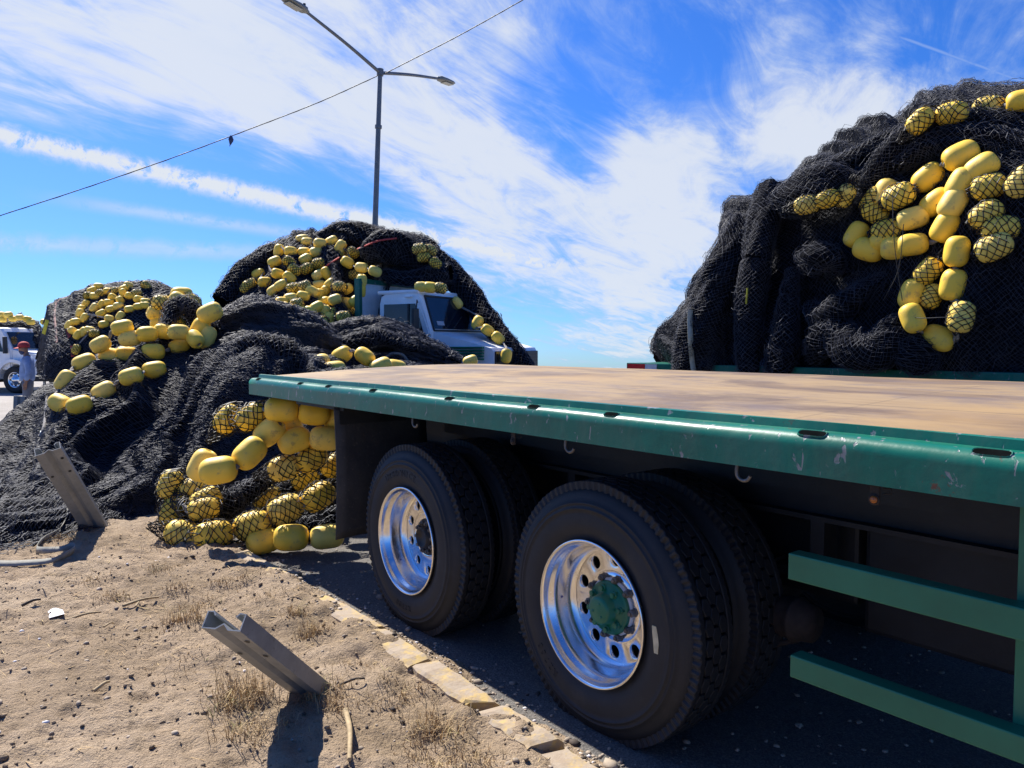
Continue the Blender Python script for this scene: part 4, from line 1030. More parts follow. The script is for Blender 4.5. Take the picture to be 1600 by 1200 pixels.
P = loft(msec, 200, 120, amp=.34, fu=1.8, fv=.35, seed=64, skew=.2, away=cM, lump=.25)
net_mesh('net_fold', ML, P, .052, .0036, 41, 2, loose=500, key='mid', outward=cM, lift=.008)
mr = lambda pts, rad, sd, **k: net_roll(ML, [pt(*p) for p in pts], rad, .050, .0036, sd, 'mid', **k)
mr([(492, 376, 17.6), (525, 368, 17.7), (560, 368, 17.6), (595, 378, 17.2), (615, 388, 17.0)], [.16, .27, .29, .24, .14], 42, twist=.6, amp=.42)
mr([(570, 402, 16.4), (600, 385, 16.3), (632, 388, 16.3), (665, 412, 16.3), (690, 432, 16.2)], [.2, .36, .36, .28, .15], 43, twist=.6, amp=.42)
mr([(600, 430, 16.2), (640, 436, 16.0), (680, 428, 16.0), (705, 425, 15.9)], [.12, .16, .2, .15], 44, twist=.6, amp=.42)
mr([(668, 395, 17.0), (700, 424, 16.9), (731, 458, 16.5), (759, 496, 16.05), (787, 530, 15.6), (812, 560, 15.2), (830, 592, 15.0)], [.2, .26, .25, .23, .2, .18, .16], 45, twist=.6, amp=.42, flat=1.0)
mr([(345, 472, 16.6), (385, 424, 17.2), (430, 394, 17.6)], [.2, .26, .2], 46, twist=.6, amp=.42)
# --- load on the far lorry bed, left
LL = thing('net_load', 'dark net load with red straps and masses of yellow floats on a low lorry bed', 'fishing net', (-10.0, 21.5, 0.8))
lp = [(58, 560), (70, 497), (82, 474), (100, 466), (125, 454), (150, 447), (185, 443), (210, 440), (235, 438), (262, 446), (290, 460), (310, 476), (330, 510)]
lsec = []
for i, (x, yt) in enumerate(lp):
    yb = 592; e = .8 if i == 0 else (.25 if i == 1 else 0)
    f = lambda t: yb + (yt - yb) * t
    lsec.append([pt(x - 4, yb, 19.9 + e), pt(x - 2, f(.3), 20.1 + e), pt(x, f(.6), 20.7 + e), pt(x, f(.85), 21.5 + e), pt(x, yt, 22.3), pt(x, f(.8), 23.2), pt(x, f(.1), 23.5)])
cL = np.array([-10.5, 21.5, 1.2])
P = loft(lsec, 140, 100, amp=.10, fu=1.6, fv=.25, seed=74, away=cL, lump=.10)
net_mesh('net_fold', LL, P, .06, .006, 51, 2, key='left', outward=cL, lift=.008)
# --- load behind the farthest white cab
FL = thing('net_load', 'low grey black net load behind the farthest white cab', 'fishing net', (-19.0, 27.5, 1.0))
fsec = []
for i, (x, yt, yb) in enumerate([(-120, 500, 560), (-60, 492, 545), (-20, 488, 528), (0, 488, 522), (22, 492, 520), (42, 497, 535), (58, 505, 552), (74, 520, 565)]):
    f = lambda t: yb + (yt - yb) * t
    fsec.append([pt(x, yb, 26.2), pt(x, f(.4), 26.2), pt(x, f(.75), 26.5), pt(x, yt, 27.2), pt(x, f(.2), 29), pt(x, yb + 30, 29.3)])
cF = np.array([-18.0, 28.0, 1.5])
P = loft(fsec, 90, 70, amp=.2, fu=2.0, fv=.3, seed=84, away=cF, lump=.15)
net_mesh('net_fold', FL, P, .075, .007, 61, 2, key='far', outward=cF, lift=.008)

# ------------------------------------------------------------------ floats
BV = {k: BVHTree.FromPolygons(v[0], v[1]) for k, v in SURF.items()}
FLEN, FRAD = 0.30, 0.113
def float_mesh(seed):
    m = MB(); rg = np.random.default_rng(seed); prof = []
    for t in np.linspace(-1, 1, 25):
        a = math.copysign(abs(math.sin(t * math.pi / 2)) ** 0.92, t)
        prof.append((FRAD * max(.03, (1 - abs(a) ** 3.3)) ** (1 / 2.5), a * FLEN / 2))
    prof = [p for p in prof if p[0] > .036]
    z0 = prof[0][1]
    prof = [(.026, -FLEN / 2 + .045), (.029, -FLEN / 2 + .016), (.033, z0 + .001)] + prof + [(.033, -z0 - .001), (.029, FLEN / 2 - .016), (.026, FLEN / 2 - .045)]
    m.lathe(prof, (0, 0, 0), 2, 28)
    V = np.array(m.V); V *= 1 + .035 * (fbm(V[:, 0] * 9 + seed, V[:, 1] * 9, V[:, 2] * 7, seed, 2)[:, None] - .5)
    me = bpy.data.meshes.new('fishing_float'); me.from_pydata([tuple(v) for v in V], [], m.F); me.materials.append(MT['float']); me.polygons.foreach_set('use_smooth', [True] * len(m.F)); fix_normals(me); me.update(); return me
FM = [float_mesh(i) for i in range(3)]
def wrap_mesh(seed, thick):
    rg = np.random.default_rng(seed); na, nt = 16, 13; P = np.zeros((nt, na, 3))
    for i, t in enumerate(np.linspace(-1.16, 1.16, nt)):
        tt = max(-1, min(1, t)); r = (FRAD + .008) * max(.05, 1 - abs(tt) ** 2.8) ** .43
        for k in range(na):
            a = 2 * math.pi * (k + .25 * math.sin(i)) / na + .28 * t; P[i, k] = (r * math.cos(a), r * math.sin(a), t * FLEN / 2 * 1.02)
    N = P.copy(); N[..., 2] *= .3; N /= np.linalg.norm(N, axis=2)[..., None]
    Pj = P + rg.normal(0, .0045, P.shape) + N * np.abs(rg.normal(0, .003, (nt, na, 1)))
    A = []; B = []
    for i in range(nt - 1):
        for k in range(na):
            if (i + k) % 2 == 0: A += [Pj[i, k], Pj[i, k]]; B += [Pj[i + 1, (k + 1) % na], Pj[i + 1, (k - 1) % na]]
    A = np.array(A); B = np.array(B); v, q = strand_geo(A, B, np.full(len(A), thick) * rg.uniform(.8, 1.25, len(A)))
    return fastmesh('net_wrap', v, q, [MT['wrap']])
WM = [wrap_mesh(i, .0042) for i in range(3)]; WF = [wrap_mesh(i + 5, .0062) for i in range(2)]
ORD = ['first', 'second', 'third', 'fourth', 'fifth', 'sixth', 'seventh', 'eighth', 'ninth', 'tenth', 'eleventh', 'twelfth']
FG = {'heap': 'yellow floats on the ground heap', 'right': 'yellow floats on the tall load', 'mid': 'yellow floats on the white cabbed lorry', 'left': 'yellow floats on the low lorry bed', 'far': 'yellow floats behind the farthest cab'}
fcount = [0]
def float_string(key, where, lst, zfix=None, scale=1.0, rope=True, ropelabel=None, sink=.62, sleeve=None):
    """lst: (px, py, angle, netted[, tilt]) along the string; where finishes the label"""
    pts = []; n = len(lst)
    for i, e in enumerate(lst):
        px, py, ang, net = e[:4]; tilt = e[4] if len(e) > 4 else RNG.uniform(-16, 16)
        d = ray(px, py); z = None
        if zfix is None:
            hit = BV[key].ray_cast(Vector(tuple(CAM)), Vector(tuple(d)))
            if hit[0] is not None:
                p = np.array(hit[0]) - d * FRAD * sink * scale * (1.0)
            else: p = None
        else:
            zz = zfix[i] if isinstance(zfix, (list, tuple)) else zfix; p = pt(px, py, zz)
        if p is None:
            p = pt(px, py, {'heap': 8.8, 'right': 7.0, 'mid': 16.8, 'left': 21.0, 'far': 26.0}[key])
        a = R(ang); tl = R(tilt)
        # axis in the plane facing the viewer, tipped by tilt
        r_ = np.cross(d, UPV); r_ /= np.linalg.norm(r_); u_ = np.cross(r_, d)
        ax = math.cos(tl) * (math.cos(a) * r_ + math.sin(a) * u_) - math.sin(tl) * d
        o = bpy.data.objects.new('fishing_float', FM[fcount[0] % 3]); COL.objects.link(o); fcount[0] += 1
        s = scale * RNG.uniform(.95, 1.04) * {'heap': .86, 'right': .88, 'mid': .84, 'left': .9, 'far': 1.0}[key]
        q = Vector(tuple(ax)).to_track_quat('Z', 'Y').to_matrix().to_4x4() @ Matrix.Rotation(RNG.uniform(0, 6.28), 4, 'Z')
        o.matrix_world = Matrix.Translation(Vector(tuple(p))) @ q @ Matrix.Diagonal((s, s * RNG.uniform(.97, 1.03), s, 1))
        nw = len(where.split()) + (4 if n > 1 else 3)
        tag(o, f"{'netted' if net else 'bare'} {'yellow ' if nw <= 16 else ''}float {ORD[i] + ' ' if n > 1 else ''}{where}", 'float', FG[key])
        if net and not sleeve:
            far = key in ('mid', 'left', 'far')
            w = bpy.data.objects.new('net_wrap', (WF if far else WM)[fcount[0] % (2 if far else 3)]); COL.objects.link(w); w.parent = o
        pts.append((p, ax, s))
    if sleeve:
        pp = [q for q, e in zip(pts, lst) if e[3]]
        dirs = []
        for k, (p, a, s) in enumerate(pp):
            ref = (pp[k + 1][0] - p) if k + 1 < len(pp) else (p - pp[k - 1][0])
            dirs.append(a if a.dot(ref) > 0 else -a)
        path = [pp[0][0] - dirs[0] * FLEN * .95 * pp[0][2]]; rad = [.018]
        for (p, a, s), dd in zip(pp, dirs):
            path += [p - dd * FLEN * .42 * s, p - dd * FLEN * .15 * s, p + dd * FLEN * .15 * s, p + dd * FLEN * .42 * s]; q = (FRAD + .009) * s; rad += [q * .72, q * 1.03, q * 1.03, q * .72]
        path.append(pp[-1][0] + dirs[-1] * FLEN * .95 * pp[-1][2]); rad.append(.018)
        path = np.array(path); L_ = np.concatenate([[0], np.cumsum(np.linalg.norm(np.diff(path, axis=0), axis=1))]); tt = np.linspace(0, L_[-1], max(10, int(L_[-1] / .024)))
        P1 = np.stack([np.interp(tt, L_, path[:, k]) for k in range(3)], 1); r1 = np.interp(tt, L_, rad)
        T = np.gradient(P1, axis=0); T /= np.linalg.norm(T, axis=1)[:, None] + 1e-9; aa = np.cross(T, UPV); aa /= np.linalg.norm(aa, axis=1)[:, None] + 1e-9; bb = np.cross(aa, T)
        rg = np.random.default_rng(len(path) + fcount[0]); th = np.linspace(0, 2 * math.pi, 18, endpoint=False)
        ph = th[None, :] + .5 * np.sin(tt * 9)[:, None] + .25 * (fbm(tt * 4, tt * 0, seed=fcount[0]) - .5)[:, None]
        gap = 1 + np.clip(rg.normal(0, .05, (len(tt), 18)), -.04, .2)
        GR = P1[:, None] + (r1[:, None] * gap)[..., None] * (np.cos(ph)[..., None] * aa[:, None] + np.sin(ph)[..., None] * bb[:, None])
        A, B = net_edges(GR, (GR - P1[:, None]) / (r1[:, None, None] + 1e-6), .16, .003, rg, True, .97)
        v, q = strand_geo(A, B, .0038 * rg.uniform(.75, 1.3, len(A)))
        # gathered dark net below the row
        tag(build('net_sleeve', (v, q, None), MT['wrap']), sleeve, 'fishing net')
    if rope and n > 1:
        m = MB()
        for p, a, s in pts: m.tube([p - a * FLEN * .44 * s, p, p + a * FLEN * .44 * s], .016, 6)
        for (p, a, s), (p2, a2, s2) in zip(pts, pts[1:]):
            dv = p2 - p
            e1 = p + a * (FLEN * .38 * s) * (1 if a.dot(dv) > 0 else -1); e2 = p2 - a2 * (FLEN * .38 * s2) * (1 if a2.dot(dv) > 0 else -1)
            c1 = e1 + (e1 - p) * .35; c2 = e2 + (e2 - p2) * .35
            ts = np.linspace(0, 1, 9)[:, None]; C = (1 - ts) ** 3 * e1 + 3 * (1 - ts) ** 2 * ts * c1 + 3 * (1 - ts) * ts ** 2 * c2 + ts ** 3 * e2
            for k in range(2):   # two strands laid round each other
                ph = np.linspace(0, 5, 9) + k * math.pi; off = np.stack([np.cos(ph), np.sin(ph) * .5, np.sin(ph)], 1) * .011
                m.tube(C + off, .013, 6)
        if m.V: tag(build('rope', m, MT['rope']), ropelabel or 'grey rope threading the floats of the ' + re.sub(r'^.*?(?:in|of|along) the ', '', where), 'rope')
fs = float_string
# on the ground heap, upper part
fs('heap', 'from the right in the front row across the heap', [(305, 530, -55, 0, 45), (280, 541, 20, 0), (239, 550, 2, 0), (198, 554, -3, 0), (172, 556, -12, 0)], scale=.95)
fs('heap', 'from the top in the loop hanging down the heap', [(132, 567, 25, 0), (102, 595, 62, 0), (95, 631, -30, 0, 40), (124, 633, 20, 0), (162, 611, 32, 0), (205, 588, 18, 0), (241, 578, 10, 0)], scale=.98)
fs('heap', 'from the left in the back row on the heap crest', [(157, 538, 32, 0), (191, 512, 14, 0), (203, 529, 10, 0), (230, 522, 5, 0), (256, 518, -8, 0), (279, 519, 0, 0)], scale=.93)
fs('heap', 'from the top of the bundle above the heap crest', [(280, 470, -35, 0), (254, 474, 0, 1), (246, 491, -18, 0), (252, 505, 0, 0), (274, 505, -30, 1)], scale=1.0, zfix=9.35)
fs('heap', 'from the left of three on the heap skyline', [(284, 461, 0, 0), (298, 471, -30, 1), (300, 484, -8, 0)], scale=1.0, zfix=9.6, rope=False)
fs('heap', 'from the top of the curved end above the heap fold', [(328, 489, 28, 0), (312, 514, 65, 0), (322, 527, 70, 0)], scale=1.1, zfix=9.0)
# lower cluster behind the mud flap
fs('heap', 'from the left in the top row under the deck edge', [(356, 655, 50, 1), (393, 651, 35, 1), (440, 640, 0, 0), (491, 646, -6, 0), (530, 655, -10, 0)], zfix=[5.95, 5.85, 5.8, 5.85, 5.95], scale=.98, sleeve='black net sleeve on the end floats under the deck edge')
fs('heap', 'from the bottom of the slanting string under the deck edge', [(341, 735, 8, 0, 10), (390, 708, 45, 0), (421, 675, 40, 0, 30), (447, 664, 15, 0)], zfix=[5.45, 5.6, 5.8, 6.0], scale=.98)
fs('heap', 'hiding behind the lowest float of the slanting string', [(316, 727, 65, 0)], zfix=5.72, scale=1.0, rope=False)
fs('heap', 'from the mud flap in the pair below the top row', [(509, 685, -4, 0), (460, 688, 18, 0)], zfix=[5.85, 5.85], scale=.98)
fs('heap', 'from the right of the netted pair under the bare pair', [(487, 715, 38, 1), (444, 731, 16, 1)], zfix=[5.95, 5.9], scale=.98, sleeve='black net sleeve round the two floats under the bare pair')
fs('heap', 'from the mud flap in the long row near the ground', [(498, 776, 32, 1), (446, 796, 22, 1), (394, 821, 15, 1), (333, 836, 6, 1), (287, 836, -20, 1)], zfix=[6.0, 5.95, 5.85, 5.7, 5.75], scale=1.08, sleeve='black net sleeve holding the long row of floats near the ground')
fs('heap', 'from the top of the curl at the heap foot', [(266, 757, 70, 1), (302, 764, 10, 1), (322, 782, 25, 1), (318, 796, 10, 1), (270, 800, 75, 1)], zfix=[6.15, 6.2, 6.05, 5.9, 6.1], scale=.95, sleeve='black net sleeve round the curl of floats at the heap foot')
fs('heap', 'from the mud flap in the row on the asphalt', [(511, 838, 4, 0), (455, 840, -2, 0), (412, 846, 12, 0)], zfix=[5.78, 5.72, 5.78], scale=1.0)
fs('heap', 'from the left of the dim three deep under the deck', [(417, 777, 20, 1), (477, 748, 20, 1), (523, 727, 30, 1)], zfix=[6.5, 6.6, 6.4], scale=.95, rope=False)
# behind the deck
fs('heap', 'from the left in the group peeping over the deck', [(498, 567, 15, 0), (534, 555, 30, 0, 25), (570, 557, -38, 0, 30), (595, 573, 25, 0), (618, 575, -10, 0)], zfix=[8.8, 9.1, 9.0, 8.9, 9.1], scale=1.02)
fs('heap', 'lowest of the group peeping over the deck', [(522, 578, 8, 0)], zfix=8.6, scale=1.0, rope=False)
fs('heap', 'lying alone over the deck edge before the green louvres', [(735, 564, 20, 0)], zfix=10.4, scale=.8, rope=False)
# tall load beyond the deck
fs('right', 'from the top of the outer string on the tall load', [(1501, 243, 22, 0), (1450, 277, 38, 0), (1404, 307, 22, 1), (1383, 303, 70, 0)], scale=1.05)
fs('right', 'from the top of the inner string on the tall load', [(1533, 262, 30, 0), (1501, 287, 62, 0), (1463, 316, 36, 0), (1426, 341, 12, 0), (1386, 361, 10, 1), (1357, 390, -20, 0)], scale=1.0)
fs('right', "from the left in the tangle's lowest row on the tall load", [(1400, 388, 0, 0), (1426, 382, 2, 0), (1476, 355, 62, 0), (1489, 318, 60, 0)], scale=.98)
fs('right', "from the top of the tangle's left edge on the tall load", [(1364, 314, 55, 1), (1368, 333, -35, 1), (1338, 367, 60, 0), (1382, 376, 10, 0)], scale=.95, rope=False)
fs('right', 'from the top of the long loop hanging on the tall load', [(1495, 393, 82, 0), (1489, 445, 78, 0), (1502, 495, 80, 1), (1467, 528, -24, 0), (1426, 497, -70, 0), (1425, 460, 72, 0), (1450, 424, 50, 1)], scale=.98)
fs('right', 'half hidden beside the long loop on the tall load', [(1456, 463, 70, 1)], scale=.8, rope=False)
fs('right', 'from the left in the veiled row on the tall load', [(1261, 320, 8, 1), (1293, 311, 15, 1), (1320, 306, 60, 1)], scale=.85, rope=False, sleeve='black net sleeve over the veiled floats of the tall load')
fs('right', 'from the top of the stack right of the tall load tangle', [(1545, 292, 10, 1), (1541, 335, 32, 1), (1563, 357, -2, 1), (1553, 386, 25, 1)], scale=1.0, rope=False)
fs('right', 'from the left along the crest of the tall load', [(1438, 189, 42, 1), (1487, 177, 4, 1), (1545, 168, -4, 1), (1598, 158, 0, 0)], scale=.95, rope=True, sleeve='black net sleeve over the crest floats of the tall load')
fs('right', 'at the picture edge on the tall load', [(1597, 284, 50, 1)], scale=.95, rope=False)
# white-cabbed lorry
ms = dict(scale=1.16)
fs('mid', 'from the left in the second highest row behind the white cab', [(436, 392, 80, 0), (454, 393, -5, 0), (475, 394, 0, 0), (494, 394, 10, 0), (477, 405, 30, 0)], **ms)
fs('mid', 'from the left in the highest row behind the white cab', [(472, 374, 10, 0), (480, 379, 0, 0), (500, 380, -5, 0), (518, 377, 30, 0), (532, 385, 60, 0)], **ms)
fs('mid', 'from the left in the sagging string above the green box', [(532, 396, 80, 0), (551, 395, -20, 1), (543, 410, -28, 0), (565, 418, -5, 0), (586, 424, -20, 0)], zfix=[17.0, 16.9, 16.6, 16.2, 15.8], **ms)
fs('mid', 'from the top of the string down the green box edge', [(565, 439, 86, 0), (563, 455, 86, 0), (555, 470, 35, 0)], zfix=[15.75, 15.75, 15.75], **ms)
fs('mid', 'from the left in the outermost cluster behind the white cab', [(384, 449, 60, 1), (392, 443, 35, 1), (404, 428, 25, 0), (414, 441, 0, 0), (429, 409, 25, 0), (434, 428, -15, 0)], **ms)
fs('mid', 'from the top of the slanting trio behind the white cab', [(452, 434, -40, 0), (439, 446, 32, 0), (428, 454, 35, 0)], **ms)
fs('mid', 'from the left in the dark row behind the white cab', [(452, 410, -40, 1), (460, 422, -40, 1), (479, 420, 30, 1), (498, 412, 12, 1)], rope=False, **ms)
fs('mid', 'from the top of the middle column behind the white cab', [(497, 430, 35, 0), (510, 427, -60, 0), (498, 446, 10, 0), (516, 444, 40, 0), (507, 456, 55, 0), (498, 462, 70, 0), (506, 472, 20, 0)], **ms)
fs('mid', 'from the right of the bright pair beside the middle column', [(541, 452, 25, 0), (523, 468, 20, 0)], **ms)
fs('mid', 'from the left of two beside the bright pair', [(530, 448, 0, 1), (554, 430, 0, 1)], rope=False, **ms)
fs('mid', 'from the right of the pale pair by the middle column', [(488, 456, -30, 0), (474, 463, -10, 0)], **ms)
fs('mid', 'from the left of the pair above the pale pair', [(458, 451, 12, 1), (476, 447, 20, 1)], rope=False, **ms)
fs('mid', 'from the left in the shaded low row over the heap', [(433, 480, 70, 0), (443, 482, 40, 0), (455, 484, -5, 0), (470, 487, 10, 0), (485, 486, 0, 0)], **ms)
fs('mid', 'from the left in the row above the shaded low row', [(441, 472, 0, 0), (454, 466, 10, 0), (464, 475, 10, 1)], **ms)
fs('mid', 'from the top of the narrow tail below the middle column', [(495, 480, 30, 0), (507, 486, 75, 0), (514, 499, 80, 0), (501, 503, 20, 1), (518, 512, 20, 0), (511, 522, 45, 0), (519, 522, 65, 0)], **ms)
fs('mid', 'from the left in the netted row under the green box', [(517, 490, 30, 1), (536, 495, 10, 1), (548, 485, 12, 1), (561, 481, 0, 1), (539, 473, 0, 0)], rope=False, **ms)
fs('mid', 'from the left on the white cab roof', [(658, 448, 0, 0), (672, 449, -5, 0), (688, 450, -12, 1)], scale=1.1, zfix=15.2)
fs('mid', 'from the top of the string down the white bonnet', [(714, 473, -48, 0), (746, 504, 60, 0), (762, 516, -32, 0), (778, 528, -42, 0), (791, 556, 82, 0)], scale=1.14, zfix=[16.1, 15.7, 15.45, 15.25, 14.55])
fs('mid', 'from the left in the knot above the white cab', [(655, 389, 10, 1), (672, 391, -20, 1), (662, 402, 0, 1), (681, 412, -40, 1)], rope=False, **ms)
# low lorry bed, left
ls = dict(scale=1.02)
fs('left', 'from the left in the top row on the low lorry bed', [(138, 462, 0, 1), (144, 454, 30, 0), (154, 448, 0, 0), (158, 458, 0, 1), (169, 455, 0, 0), (181, 454, 0, 1), (148, 463, 0, 0)], **ls)
fs('left', 'from the top of the curved crest string on the low lorry bed', [(201, 446, -20, 0), (194, 451, 30, 0), (193, 458, -60, 0), (203, 463, -20, 0), (217, 468, -15, 0), (227, 472, 0, 0)], **ls)
fs('left', 'alone under the net peak of the low lorry bed', [(228, 446, -40, 1)], rope=False, **ls)
fs('left', 'in the net beside the curved crest string on the low lorry bed', [(214, 458, 0, 1)], rope=False, **ls)
fs('left', 'from the left in the second row on the low lorry bed', [(159, 476, 60, 0), (170, 473, 0, 0), (177, 465, -30, 0), (188, 470, -60, 0), (185, 478, 10, 0)], **ls)
fs('left', 'from the left in the third row on the low lorry bed', [(134, 476, 70, 0), (147, 481, 60, 0), (158, 490, 30, 0), (173, 483, 15, 0), (202, 483, 10, 0)], **ls)
fs('left', 'from the left in the fourth row on the low lorry bed', [(127, 484, 80, 0), (125, 490, 80, 0), (132, 497, 70, 0), (171, 498, -10, 0), (188, 494, 60, 0), (162, 507, 10, 0)], **ls)
fs('left', 'from the top of the left bunch on the low lorry bed', [(118, 503, 10, 0), (108, 508, 60, 0), (114, 517, -30, 0), (122, 523, 60, 0), (130, 519, 60, 0), (140, 516, -10, 0), (147, 521, 0, 1), (119, 546, 70, 1)], **ls)
fs('left', 'from the left of the greyish pair on the low lorry bed', [(216, 479, 10, 0), (226, 477, 0, 0)], **ls)
fs('far', 'from the left behind the farthest white cab', [(2, 492, 0, 0), (13, 492, 10, 0), (4, 499, 0, 0), (20, 498, 0, 0), (31, 496, 5, 0), (43, 499, -10, 0), (48, 503, 0, 0), (70, 503, 0, 0)], scale=.92, zfix=26.0)
# ------------------------------------------------------------------ lorries
def frame(ox, oy, phi, yoff=0.0):
    F = np.array([math.cos(phi), math.sin(phi)]); Gv = np.array([-math.sin(phi), math.cos(phi)])
    def xf(v):
        v = np.asarray(v, float); out = np.empty_like(v)
        out[..., 0] = ox + v[..., 0] * F[0] + (v[..., 1] - yoff) * Gv[0]; out[..., 1] = oy + v[..., 0] * F[1] + (v[..., 1] - yoff) * Gv[1]; out[..., 2] = v[..., 2]; return out
    return xf
def truck_wheel(root, xf, x, y, sg, r=.5, w=.28, n=1):
    o = bpy.data.objects.new('wheel', None); COL.objects.link(o); o.parent = root; MROOT[o.name] = MROOT[root.name]
    m = MB(xf); c = (x, y, r - .01)
    m.lathe([(r * .56, .03 * sg), (r * .70, .0), (r * .88, .005 * sg), (r * .97, .03 * sg), (r, .06 * sg), (r, (w - .06) * sg), (r * .95, (w - .02) * sg), (r * .55, w * sg)], c, 1, 36); build('tyre', m, MT['rubber'], o)
    m = MB(xf); m.lathe([(r * .57, .03 * sg), (r * .55, .02 * sg), (r * .50, .06 * sg), (r * .46, .08 * sg), (r * .30, .03 * sg), (r * .22, .0), (r * .16, -.02 * sg), (0, -.03 * sg)], c, 1, 28)
    for k in range(8):
        t = 2 * math.pi * k / 8; m.lathe([(.035, .052 * sg), (0, .05 * sg)], (x + r * .40 * math.cos(t), y, r - .01 + r * .40 * math.sin(t)), 1, 10, mat=1)
    build('rim', m, [MT['alloy'], MT['black']], o); return o
def quadpanel(m, pts, th, mat=0):
    """flat panel of given outline with thickness along its normal"""
    P = np.asarray(pts, float); n = np.cross(P[1] - P[0], P[2] - P[0]); n /= np.linalg.norm(n); k = len(P)
    V = np.vstack([P, P + n * th]); F = [tuple(range(k - 1, -1, -1)), tuple(range(k, 2 * k))] + [(i, (i + 1) % k, k + (i + 1) % k, k + i) for i in range(k)]
    m.add(V, F, mat)
def cab_shell(m, prof, y0, y1, rnd=.07, mat=0):
    """side profile (x, z) swept across with the side edges drawn in"""
    n = len(prof); cx = sum(p[0] for p in prof) / n; cz = sum(p[1] for p in prof) / n
    rings = []
    for y, q in ((y0, 1 - rnd), (y0 + rnd * .5, 1 - rnd * .22), (y0 + rnd * 1.2, 1.0), (y1 - rnd * 1.2, 1.0), (y1 - rnd * .5, 1 - rnd * .22), (y1, 1 - rnd)):
        rings.append([(cx + (x - cx) * q, y, cz + (z - cz) * q) for x, z in prof])
    V = [p for r in rings for p in r]; F = []
    for i in range(len(rings) - 1):
        for k in range(n): F.append((i * n + k, i * n + (k + 1) % n, (i + 1) * n + (k + 1) % n, (i + 1) * n + k))
    F += [tuple(range(n - 1, -1, -1)), tuple(range((len(rings) - 1) * n, len(rings) * n))]
    m.add(V, F, mat)
# white-cabbed lorry behind the heap
ox, oy = pt(672, 515, 15.0)[:2]
TX = frame(ox, oy, R(-30), -1.05)
T2 = thing('flatbed_lorry', 'white bonneted lorry with green louvres and dark windscreen behind the heap', 'lorry', tuple(TX(np.array([-2.5, 0, 0.0]))), R(-30))
m = MB(TX); cab_shell(m, [(-1.28, 1.0), (-1.28, 2.40), (-1.24, 2.56), (-1.12, 2.62), (-.40, 2.66), (-.30, 2.63), (-.22, 2.55), (.03, 1.86), (.03, 1.0)], -1.05, 1.05, .06); build('cab', m, MT['white'], T2)
m = MB(TX); m.box((-1.30, -1.07, 2.60), (-.28, 1.07, 2.68), bev=.035); build('roof', m, MT['white'], T2)
# windscreen lies proud of the sloped front
def ws(y, t, e=.014): 
    x = -.22 + .25 * t; z = 2.55 - .69 * t; return (x + e * .94, y, z + e * .34)
m = MB(TX); quadpanel(m, [ws(-.93, .94, .006), ws(.93, .94, .006), ws(.90, .03, .006), ws(-.90, .03, .006)], .008); w1 = build('windscreen', m, MT['glass'], T2)
m = MB(TX)
for a, b in (((-.97, .99), (.97, .99)), ((.97, .99), (.94, .0)), ((.94, .0), (-.94, .0)), ((-.94, .0), (-.97, .99))): m.tube([ws(*a, .012), ws(*b, .012)], .022, 6)
build('windscreen_seal', m, MT['black'], w1)
m = MB(TX); m.tube([ws(-.3, .93, .03), ws(.15, .55, .03)], .012, 5); m.tube([ws(.45, .93, .03), ws(.85, .6, .03)], .012, 5); build('wiper', m, MT['black'], w1)
m = MB(TX); quadpanel(m, [ws(-.80, .84, .017), ws(-.56, .84, .017), ws(-.56, .72, .017), ws(-.80, .72, .017)], .002); build('windscreen_sticker', m, MT['sticker'], w1)
m = MB(TX); quadpanel(m, [(-1.20, -1.055, 1.05), (-.02, -1.055, 1.05), (-.02, -1.055, 1.84), (-.30, -1.045, 2.50), (-1.20, -1.045, 2.50)], .02); d = build('door', m, MT['white'], T2)
m = MB(TX); quadpanel(m, [(-1.12, -1.082, 1.78), (-.12, -1.082, 1.78), (-.34, -1.07, 2.40), (-1.12, -1.07, 2.40)], .006); build('side_window', m, MT['glass'], d)
m = MB(TX); m.box((-.52, -1.096, 1.78), (-.48, -1.088, 2.40)); build('window_bar', m, MT['black'], d)
m = MB(TX); m.tube([(-.28, -1.07, 2.42), (-.20, -1.20, 2.46), (-.20, -1.22, 2.30)], .012, 6); m.box((-.25, -1.32, 1.85), (-.19, -1.14, 2.30), bev=.02); build('wing_mirror', m, MT['black'], T2)
m = MB(TX); m.tube([(-.20, 1.06, 2.3), (-.10, 1.22, 2.35), (-.10, 1.25, 2.2)], .012, 6); m.box((-.16, 1.14, 1.75), (-.09, 1.36, 2.32), bev=.025); build('wing_mirror', m, MT['black'], T2)
m = MB(TX); m.box((-.60, -1.10, 2.52), (-.42, -1.04, 2.56), bev=.015); build('roof_marker', m, MT['white'], T2)
m = MB(TX)
bn = [(.03, -.98, 1.84), (1.28, -.88, 1.53), (1.34, -.86, 1.45), (1.34, -.86, .70), (.03, -.98, .70)]
V = bn + [(x, -y, z) for x, y, z in bn]; m.add(V, [(0, 1, 2, 3, 4), (9, 8, 7, 6, 5), (0, 5, 6, 1), (1, 6, 7, 2), (2, 7, 8, 3), (3, 8, 9, 4), (4, 9, 5, 0)]); bo = build('bonnet', m, MT['white'], T2)
for k in range(5):
    m = MB(TX); z = 1.30 + k * .055; m.box((.42, -.99, z), (1.16, -.915, z + .035), bev=.006); build('louvre', m, MT['green2'], bo)
m = MB(TX); m.box((.30, -.62, 1.69), (.95, .0, 1.702)); 
m = MB(TX); m.box((1.341, -.84, .80), (1.375, .84, 1.47), bev=.012); gr = build('grille', m, MT['grille'], T2)
for k in range(9):
    m = MB(TX); z = .86 + k * .066; m.box((1.372, -.80, z), (1.392, .80, z + .028)); build('grille_bar', m, MT['black'], gr)
m = MB(TX); m.box((1.30, -1.15, .42), (1.55, 1.15, .74), bev=.03); build('bumper', m, MT['white'], T2)
